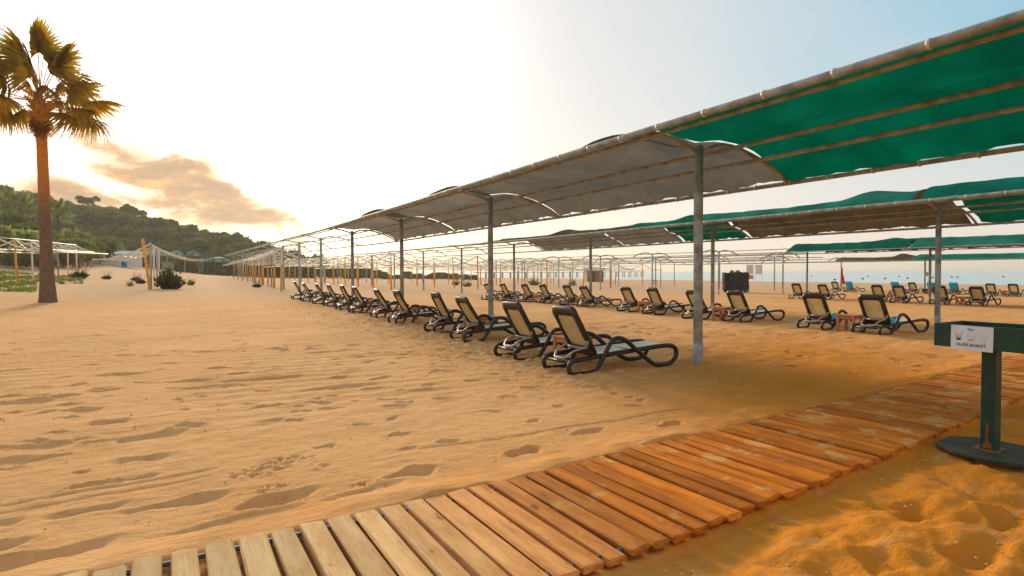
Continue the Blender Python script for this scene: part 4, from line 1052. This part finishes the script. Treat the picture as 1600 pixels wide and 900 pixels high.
FG = [frond(40 + k, 1.2, 1.35, 'far_frond', .45) for k in range(5)]
def palm(x, y, H, label, fr, s=1., lean=(0, 0), nm='palm_tree', detail=True):
    t = thing(nm, label, 'palm tree', (x, y, tz(x, y) - .05), 0, None); t.scale = (s,) * 3
    q = MB(); N = 60; P = []; R_ = []
    for k in range(N + 1):
        s_ = k / N; P.append((lean[0] * s_ ** 1.3, lean[1] * s_, H * s_ - .2 * (k == 0)))
        rad = .205 + .13 * math.exp(-s_ * 7) - .020 * s_ + .06 * math.exp(-((s_ - 1) / .06) ** 2)
        R_.append(rad * (1 + .025 * (k % 2) + random.gauss(0, .008)))
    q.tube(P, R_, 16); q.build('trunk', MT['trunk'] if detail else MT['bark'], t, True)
    top = Vector((lean[0], lean[1], H))
    if detail:
        bm_ = MB(); 
        for k in range(54):                                          # cut leaf bases under the crown
            a = k * 2.399; z = -1.05 + 1.25 * k / 54; rr = .20 + .09 * (k / 54)
            p0 = top + Vector((math.cos(a) * rr * .8, math.sin(a) * rr * .8, z)); L = .16 + .16 * (k / 54)
            p1 = p0 + Vector((math.cos(a) * L, math.sin(a) * L, L * .75))
            bm_.tube([p0, (p0 + p1) / 2 + Vector((0, 0, -.02)), p1], [.055, .04, .022], 5)
        bm_.tube([top + Vector((0, 0, -1.1)), top + Vector((0, 0, -.5)), top + Vector((0, 0, .25))], [.22, .27, .16], 12)
        bm_.build('leaf_bases', MT['boot'], t)
    for (az, el, roll, ki, sc) in fr:
        me, pm = (FR + FD + FG)[ki]
        o = link('frond', me, t, top + Vector((0, 0, .12)) ); o.rotation_mode = 'XYZ'
        o.matrix_local = Matrix.Translation(top + Vector((0, 0, .12 + .15 * el))) @ Matrix.Rotation(az, 4, 'Z') @ Matrix.Rotation(-el, 4, 'Y') @ Matrix.Rotation(roll, 4, 'X') @ Matrix.Scale(sc, 4)
        link('petiole', pm, o)
    return t
rp_ = random.Random(12); FRL = []
# azimuth: 0 = world +X; the camera sees +X-ish to the right
for k in range(32):
    az = k * 2.399 + rp_.uniform(-.3, .3); q = k / 31; el = math.radians(82 - 98 * q ** .85) + rp_.uniform(-.12, .12)
    FRL.append((az, el, rp_.uniform(-.7, .7), rp_.randrange(5), rp_.uniform(.86, 1.06)))
for k in range(4): FRL.append((k * 1.7 + .4, math.radians(-62 - 8 * k % 3), rp_.uniform(-.4, .4), 5 + k % 2, .8))
palm(-4.80, 30.7, 8.15, 'tall fan palm with sun glow painted on its trunk standing on the sand at the left', FRL, lean=(-.08, 0))
FRS = [(k * 2.399, math.radians(75 - 100 * (k / 17)), rp_.uniform(-.6, .6), k % 5, 1.0) for k in range(18)]
for k, (px, d, H, s, lb) in enumerate([(12, 92, 7.0, 1.05, 'hazy palm behind the left frame, leftmost of four'), (30, 88, 6.6, 1.05, 'hazy palm behind the left frame, second of four'), (50, 95, 6.6, 1.05, 'hazy palm behind the left frame, just left of the big trunk'), (90, 92, 6.8, 1.05, 'hazy palm showing just right of the big trunk')]):
    x, y = at(px, d); palm(x, y, H / s, lb, [(a + k, e, r3, i + 7, sc) for a, e, r3, i, sc in FRS], s, (.3, 0), detail=False)['group'] = 'palms at the back left'
# low bushy palms on the slope
for k, (px, d, s) in enumerate([(112, 104, 1.25), (128, 108, 1.2), (150, 110, 1.05), (165, 112, 1.0), (182, 114, 1.05), (105, 96, 1.15)]):
    x, y = at(px, d); palm(x, y, 1.6, ['low bushy palm on the slope nearest the palm trunk', 'low bushy palm on the slope, second from the palm trunk', 'low bushy palm on the slope above the dark fence', 'low bushy palm just left of the white container', 'low bushy palm right behind the white container', 'low bushy palm closest to the left frame'][k], [(a + k, e, r3, i + 7, sc) for a, e, r3, i, sc in FRS], s, (0, 0), detail=False)['group'] = 'low palms on the slope'

# ---------------------------------------------------------------- things at the back of the beach
def facing(px): return -math.atan((px - 800) / F_PX) - YAW
def container():
    x, y = at(190, 104); t = thing('white_container', 'low white site container with a gently sloped roof in front of the trees', 'container', (x, y, tz(x, y) - .05), facing(190) + .05)
    MB().box((0, 0, 1.1), (6.2, 2.4, 2.2)).build('wall', MT['white_wall'], t)
    q = MB(); q.add([(-3.3, -1.4, 2.21), (3.3, -1.4, 2.21), (3.3, 1.4, 2.21), (-3.3, 1.4, 2.21), (-3.0, 0, 2.8), (3.0, 0, 2.8)], [(0, 1, 5, 4), (2, 3, 4, 5), (1, 2, 5), (3, 0, 4), (3, 2, 1, 0)]); q.build('roof', MT['white_wall'], t)
    for k in range(7): MB().box((-2.6 + .87 * k, -1.215, 1.1), (.04, .03, 2.0)).build('wall_rib', MT['white_wall'], t)
    x, y = at(195, 101.5); t = thing('blue_barrel', 'blue plastic barrel in front of the white container', 'barrel', (x, y, tz(x, y)))
    MB().tube([(0, 0, 0), (0, 0, .06), (0, 0, .3), (0, 0, .6), (0, 0, .85), (0, 0, .9)], [.36, .40, .42, .42, .40, .36], 14).build('body', MT['blue_plastic'], t, True)
    MB().tube([(0, 0, .9), (0, 0, .95)], .38, 14).build('lid', MT['blue_plastic'], t, True)
    x, y = at(134, 100); t = thing('netting_fence', 'dark green netting fence left of the white container', 'fence', (x, y, tz(x, y)), facing(134) + .1)
    for k in range(5): MB().box((-2.4 + 1.2 * k, 0, .8), (.07, .07, 1.7)).build('post', MT['hut_dark'], t)
    for k in range(4): MB().grid(lambda u, v: (-2.36 + 1.2 * k + 1.12 * u, -.045 + .03 * math.sin(u * 3.1), .05 + 1.5 * v), 6, 3).build('net_panel', MT['dark_net'], t)
    x, y = at(263, 60); t = thing('concrete_pillar', 'stubby grey concrete pillar behind the bush', 'pillar', (x, y, tz(x, y) - .1), .3)
    q = MB(); q.box((0, 0, .9), (.9, .9, 1.8), 0, .86); q.build('shaft', MT['concrete'], t); MB().box((0, 0, 1.86), (.95, .95, .10)).build('cap', MT['concrete'], t)
container()
def tent(px, d, n, wbay, depth, label, m, h=2.3, rise=.9):
    x, y = at(px, d); t = thing('canopy_tent', label, 'canopy', (x, y, tz(x, y)), facing(px))
    for k in range(n):
        xo = (k - (n - 1) / 2) * wbay
        MB().grid(lambda u, v: (xo - wbay * .49 + wbay * .98 * u, -depth / 2 + depth * v, h + rise * math.sin(PI * u) ** .8 + .05 * math.sin(v * 9)), 12, 6).build('arched_roof', m, t, True)
        MB().grid(lambda u, v: (xo - wbay * .49 + wbay * .98 * u, -depth / 2 - .01, h + (rise * math.sin(PI * u) ** .8) * v), 12, 2).build('gable', MT['teal_tarp'], t, True)
    for k in range(n + 1):
        for s in (-1, 1): MB().bar(((k - n / 2) * wbay, s * depth / 2, -.2), ((k - n / 2) * wbay, s * depth / 2, h), .05, 6).build('post', MT['galv_old'], t)
tent(276, 118, 3, 3.0, 6, 'teal canopy with three arched bays at the foot of the hill', MT['teal_tarp'], 3.1, 1.0)
tent(340, 122, 1, 6.6, 5, 'blue tarpaulin shelter right of the teal canopy', MT['blue_tarp'], 2.6, 1.0)
tent(372, 126, 1, 5.0, 5, 'smaller blue tarpaulin shelter at the right, half hidden by white bars', MT['blue_tarp'], 2.0, .9)
# piles of pale loungers under the shelter
for k, px in enumerate((322, 330, 339, 347, 355)):
    x, y = at(px, 112 + k)
    for j in range(4):
        o = copy_tree(sproto); o.location = (x, y, tz(x, y) + .16 * j); o.rotation_euler = (0, 0, random.uniform(-.4, .4) + .4); o['label'] = f'stored lounger under the blue shelter, {["bottom", "second", "third", "top"][j]} of {["the leftmost", "the second", "the middle", "the fourth", "the rightmost"][k]} heap'; o['group'] = 'stored loungers'

# kiosk
def kiosk():
    x, y = at(928, 122); t = thing('wooden_kiosk', 'small brown wooden kiosk with a flat overhanging roof on the sand', 'kiosk', (x, y, tz(x, y)), facing(928) + .25)
    MB().box((0, 0, 1.25), (3.4, 2.6, 2.5)).build('wall', MT['hut_wood'], t)
    for k in range(9): MB().box((-.1 + .2 * k, -1.312, 1.2), (.17, .03, 2.3)).build('board', MT['hut_wood'], t)
    MB().box((-.55, -1.33, 1.05), (.8, .05, 2.1)).build('door', MT['hut_dark'], t); MB().box((-1.25, -1.33, 1.55), (.5, .05, .7)).build('shutter', MT['orange_box'], t); MB().box((-1.3, -1.33, .6), (.45, .05, .9)).build('panel', MT['hut_dark'], t)
    q = MB(); q.box((0, 0, 2.62), (4.6, 3.8, .16)); q.box((0, 0, 2.76), (4.3, 3.5, .12)); q.build('roof', MT['hut_roof'], t)
kiosk()
# pier
t = thing('wooden_pier', 'long low wooden pier on piles out over the sea in the distance', 'pier', (0, 0, 0))
y = 232
MB().box((160, y, 1.05), (96, 3., .28)).build('deck', MT['pier_wood'], t); MB().box((160, y - 1.45, 2.0), (96, .06, .07)).build('handrail', MT['pier_wood'], t)
pm = MB().box((0, 0, -.8), (.28, .3, 3.6)).mesh('pile', MT['pier_wood']); rm_ = MB().box((0, 0, 1.6), (.12, .12, .85)).mesh('rail_post', MT['pier_wood'])
for k in range(24): link('pile', pm, t, (113 + 4.1 * k, y - 1.2, 0)); link('pile', pm, t, (113.9 + 4.1 * k, y + 1.2, 0)); link('rail_post', rm_, t, (113 + 4.1 * k, y - 1.45, 0))
# lifeguard boards
def board(px, label, box):
    x, y = at(px, 75); t = thing('beach_notice_frame', label, 'notice frame', (x, y, tz(x, y)), facing(px)); w_ = .80
    for s in (-1, 1): MB().bar((s * w_ / 2, 0, -.2), (s * w_ / 2, 0, 4.0), .035, 8).build('leg', MT['white_pipe'], t)
    for s in (-1, 1): MB().bar((s * w_ / 2, .7, -.2), (s * w_ / 2, .04, 1.7), .025, 6).build('prop', MT['white_pipe'], t)
    MB().box((0, 0, 2.2), (w_ - .08, .03, 1.1)).build('panel', MT['frosted'], t)
    for z in (1.62, 2.78): MB().bar((-w_ / 2, 0, z), (w_ / 2, 0, z), .025, 6).build('rail', MT['white_pipe'], t)
    if box: MB().box((0, -.06, 1.22), (w_ - .10, .20, .50)).build('box', MT['orange_box'], t)
board(1172, 'tall white frame with a pale panel and an orange box below it', True); board(1185.5, 'tall white frame with a pale panel, right of the one with the orange box', False)
# red flag
x, y = at(1316, 49.5); t = thing('warning_flag', 'red warning flag hanging from a thin pole beside a pergola post', 'flag', (x, y, tz(x, y)))
MB().bar((0, 0, -.2), (0, 0, 2.1), .02, 6).build('pole', MT['galv_old'], t)
MB().grid(lambda u, v: (-.04 - .04 * math.sin(v * 6) + u * (.16 + .28 * v) - .1 * v, .06 * math.sin(u * 8 + v * 3), 2.05 - 1.35 * v), 8, 10).build('cloth', MT['flag'], t, True)
# white cool box and towel heap far off
x, y = at(1023, 84); t = thing('cool_box', 'white and red cool box standing on the sand near the water', 'cool box', (x, y, tz(x, y)), .3)
MB().box((0, 0, .3), (.75, .5, .6), 0, .94).build('body', MT['white_wall'], t); MB().box((0, 0, .66), (.78, .53, .12)).build('lid', MT['flag'], t); MB().tube(spline([(-.3, 0, .72), (-.25, 0, .92), (.25, 0, .92), (.3, 0, .72)], 4), .02, 6).build('handle', MT['white_wall'], t)
# loose drop-shaped bag on the far post
q = MB(); q.tube([(0, 0, .16), (0, 0, .08), (0, 0, -.1), (0, 0, -.2)], [.02, .12, .14, .04], 10); o = q.build('hanging_bag', MT['clip'], None, True, loc=(55.86, 26.6, tz(56, 26.8) + 1.62)); tag(o, 'small straw bag hanging on the far pergola post', 'bag')
# dark foot block at that post
x, y = 55.9, 26.6; t = MB().bbox((0, 0, .15), (.5, .5, .4), .05).build('foot_block', MT['hut_dark'], None, loc=(x, y, tz(x, y))); tag(t, 'dark block round the foot of the far pergola post', 'block')
# buoys
bm_ = MB(); bm_.tube([(0, 0, -.2), (0, 0, -.05), (0, 0, .15), (0, 0, .32), (0, 0, .42)], [.12, .34, .40, .26, .06], 10); bme = bm_.mesh('float', MT['black'], True)
bo = MB().tube([(0, 0, .40), (0, 0, .62)], [.05, .03], 6).mesh('eye', MT['black'])
for k, (px, py) in enumerate([(1268, 432), (1304, 438), (1348, 436.6), (1356, 432.5), (1383, 436), (1405, 432.6), (1418, 435.5), (1457, 434.4), (1487, 433.5), (1496, 434), (1568, 433)]):
    dr = view_dir(px, py); k_ = (SEA_Z - CAM_H) / dr.z; p = Vector((0, 0, CAM_H)) + dr * k_
    t = thing('mooring_buoy', 'small dark buoy floating off the beach, ' + ['leftmost', 'second', 'third', 'fourth', 'fifth', 'sixth', 'seventh', 'eighth', 'ninth', 'tenth', 'rightmost'][k] + ('' if k in (0, 10) else ' from the left'), 'buoy', (p.x, p.y, SEA_Z), 0, 'buoys in the bathing area')
    link('float', bme, t); link('eye', bo, t)

# ---------------------------------------------------------------- sea haze
hm = bpy.data.materials.new('haze'); hm.use_nodes = True; t_ = NT(hm.node_tree); t_.n.clear()
pv = t_.new('ShaderNodeVolumePrincipled'); pv.inputs['Color'].default_value = (1.0, .95, .89, 1); pv.inputs['Density'].default_value = .0004; pv.inputs['Anisotropy'].default_value = .35
t_.l.new(pv.outputs[0], t_.new('ShaderNodeOutputMaterial').inputs['Volume'])
hb = MB().box((1500, 2500, 25), (18000, 18000, 66)).build('haze', hm); hb['kind'] = 'stuff'; hb['label'] = 'thin warm morning haze over the beach and sea'

# ---------------------------------------------------------------- small litter on the sand
r_ = np.random.default_rng(33); q = MB()
for k in range(170):
    x = r_.uniform(-4, 9); y = r_.uniform(3.6, 14) if r_.random() < .8 else r_.uniform(.9, 2.)
    if abs(y - float(walk_c(x))) < float(walk_h(x)) + .15: continue
    a = r_.uniform(0, 6.28); l = r_.uniform(.004, .022) * (1 + .05 * y); z = tz(x, y)
    q.tube([(x, y, z + .002), (x + math.cos(a) * l * .5, y + math.sin(a) * l * .5, z + .006 + l * .15), (x + math.cos(a) * l, y + math.sin(a) * l, z + .004)], [l * .10, l * .16, l * .07], 4)
o = q.build('twig_litter', MT['twig']); tag(o, 'tiny dark twigs and shell bits scattered on the sand', 'litter', None, 'stuff')
q = MB()
for (cx, cy, R, n) in [(.41, 4.19, .13, 34), (.62, 4.36, .13, 30), (.47, 3.86, .07, 20), (.98, 3.64, .07, 22)]:
    for k in range(n):
        a = r_.uniform(0, 6.28); d = R * r_.uniform(0, 1) ** .6; x, y = cx + math.cos(a) * d * 1.3, cy + math.sin(a) * d * .7; s = r_.uniform(.003, .010); z = tz(x, y) + .003
        vs = [(x + s * r_.normal(0, .5), y - s, z), (x + s, y + s * .4, z), (x - s, y + s * .5, z), (x + s * .2, y, z + s * .9)]
        q.add(vs, [(0, 1, 3), (1, 2, 3), (2, 0, 3)])
o = q.build('sand_crumbs', MT['clump']); tag(o, 'crumbled damp orange sand lumps in the scuffed footprints', 'sand lumps', None, 'stuff')
# clods of dry sand kicked up round the loungers, the scuffs and the boardwalk's right side
MT['clod'] = mat('sand_clod', (.74, .42, .18), 1., var=.25, vscale=12, spec=.05)
q = MB()
for k in range(1500):
    m_ = k % 4
    if m_ < 2: x, y = r_.normal(4.75, .75), 5.6 + 22 * r_.uniform(0, 1) ** 1.7
    elif m_ == 2: x, y = r_.uniform(-4, 7), 3.5 + 9 * r_.uniform(0, 1) ** 1.8
    else:
        x = r_.uniform(1.5, 7.5); y = float(walk_c(x) - walk_h(x)) - r_.uniform(.05, 1.6)
    if abs(y - float(walk_c(x))) < float(walk_h(x)) + .04: continue
    s_ = r_.uniform(.004, .013) * (1 + .07 * max(0, y - 4)) * (1.0 if m_ < 2 else .9); z = tz(x, y) + (.012 if m_ < 2 else .004 if m_ == 2 else -.012)
    a = r_.uniform(0, 6.28); c_, d_ = math.cos(a), math.sin(a); e = r_.uniform(.5, 1.1, 6)
    vs = [(x + c_ * s_ * e[0], y + d_ * s_ * e[0], z), (x - d_ * s_ * e[1], y + c_ * s_ * e[1], z), (x - c_ * s_ * e[2], y - d_ * s_ * e[2], z), (x + d_ * s_ * e[3], y - c_ * s_ * e[3], z), (x, y, z + s_ * e[4]), (x, y, z - s_)]
    q.add(vs, [(0, 1, 4), (1, 2, 4), (2, 3, 4), (3, 0, 4), (1, 0, 5), (2, 1, 5), (3, 2, 5), (0, 3, 5)])
o = q.build('sand_clods', MT['clod'], None, True); tag(o, 'small clods of dry sand kicked up around the loungers and boardwalk', 'sand lumps', None, 'stuff')
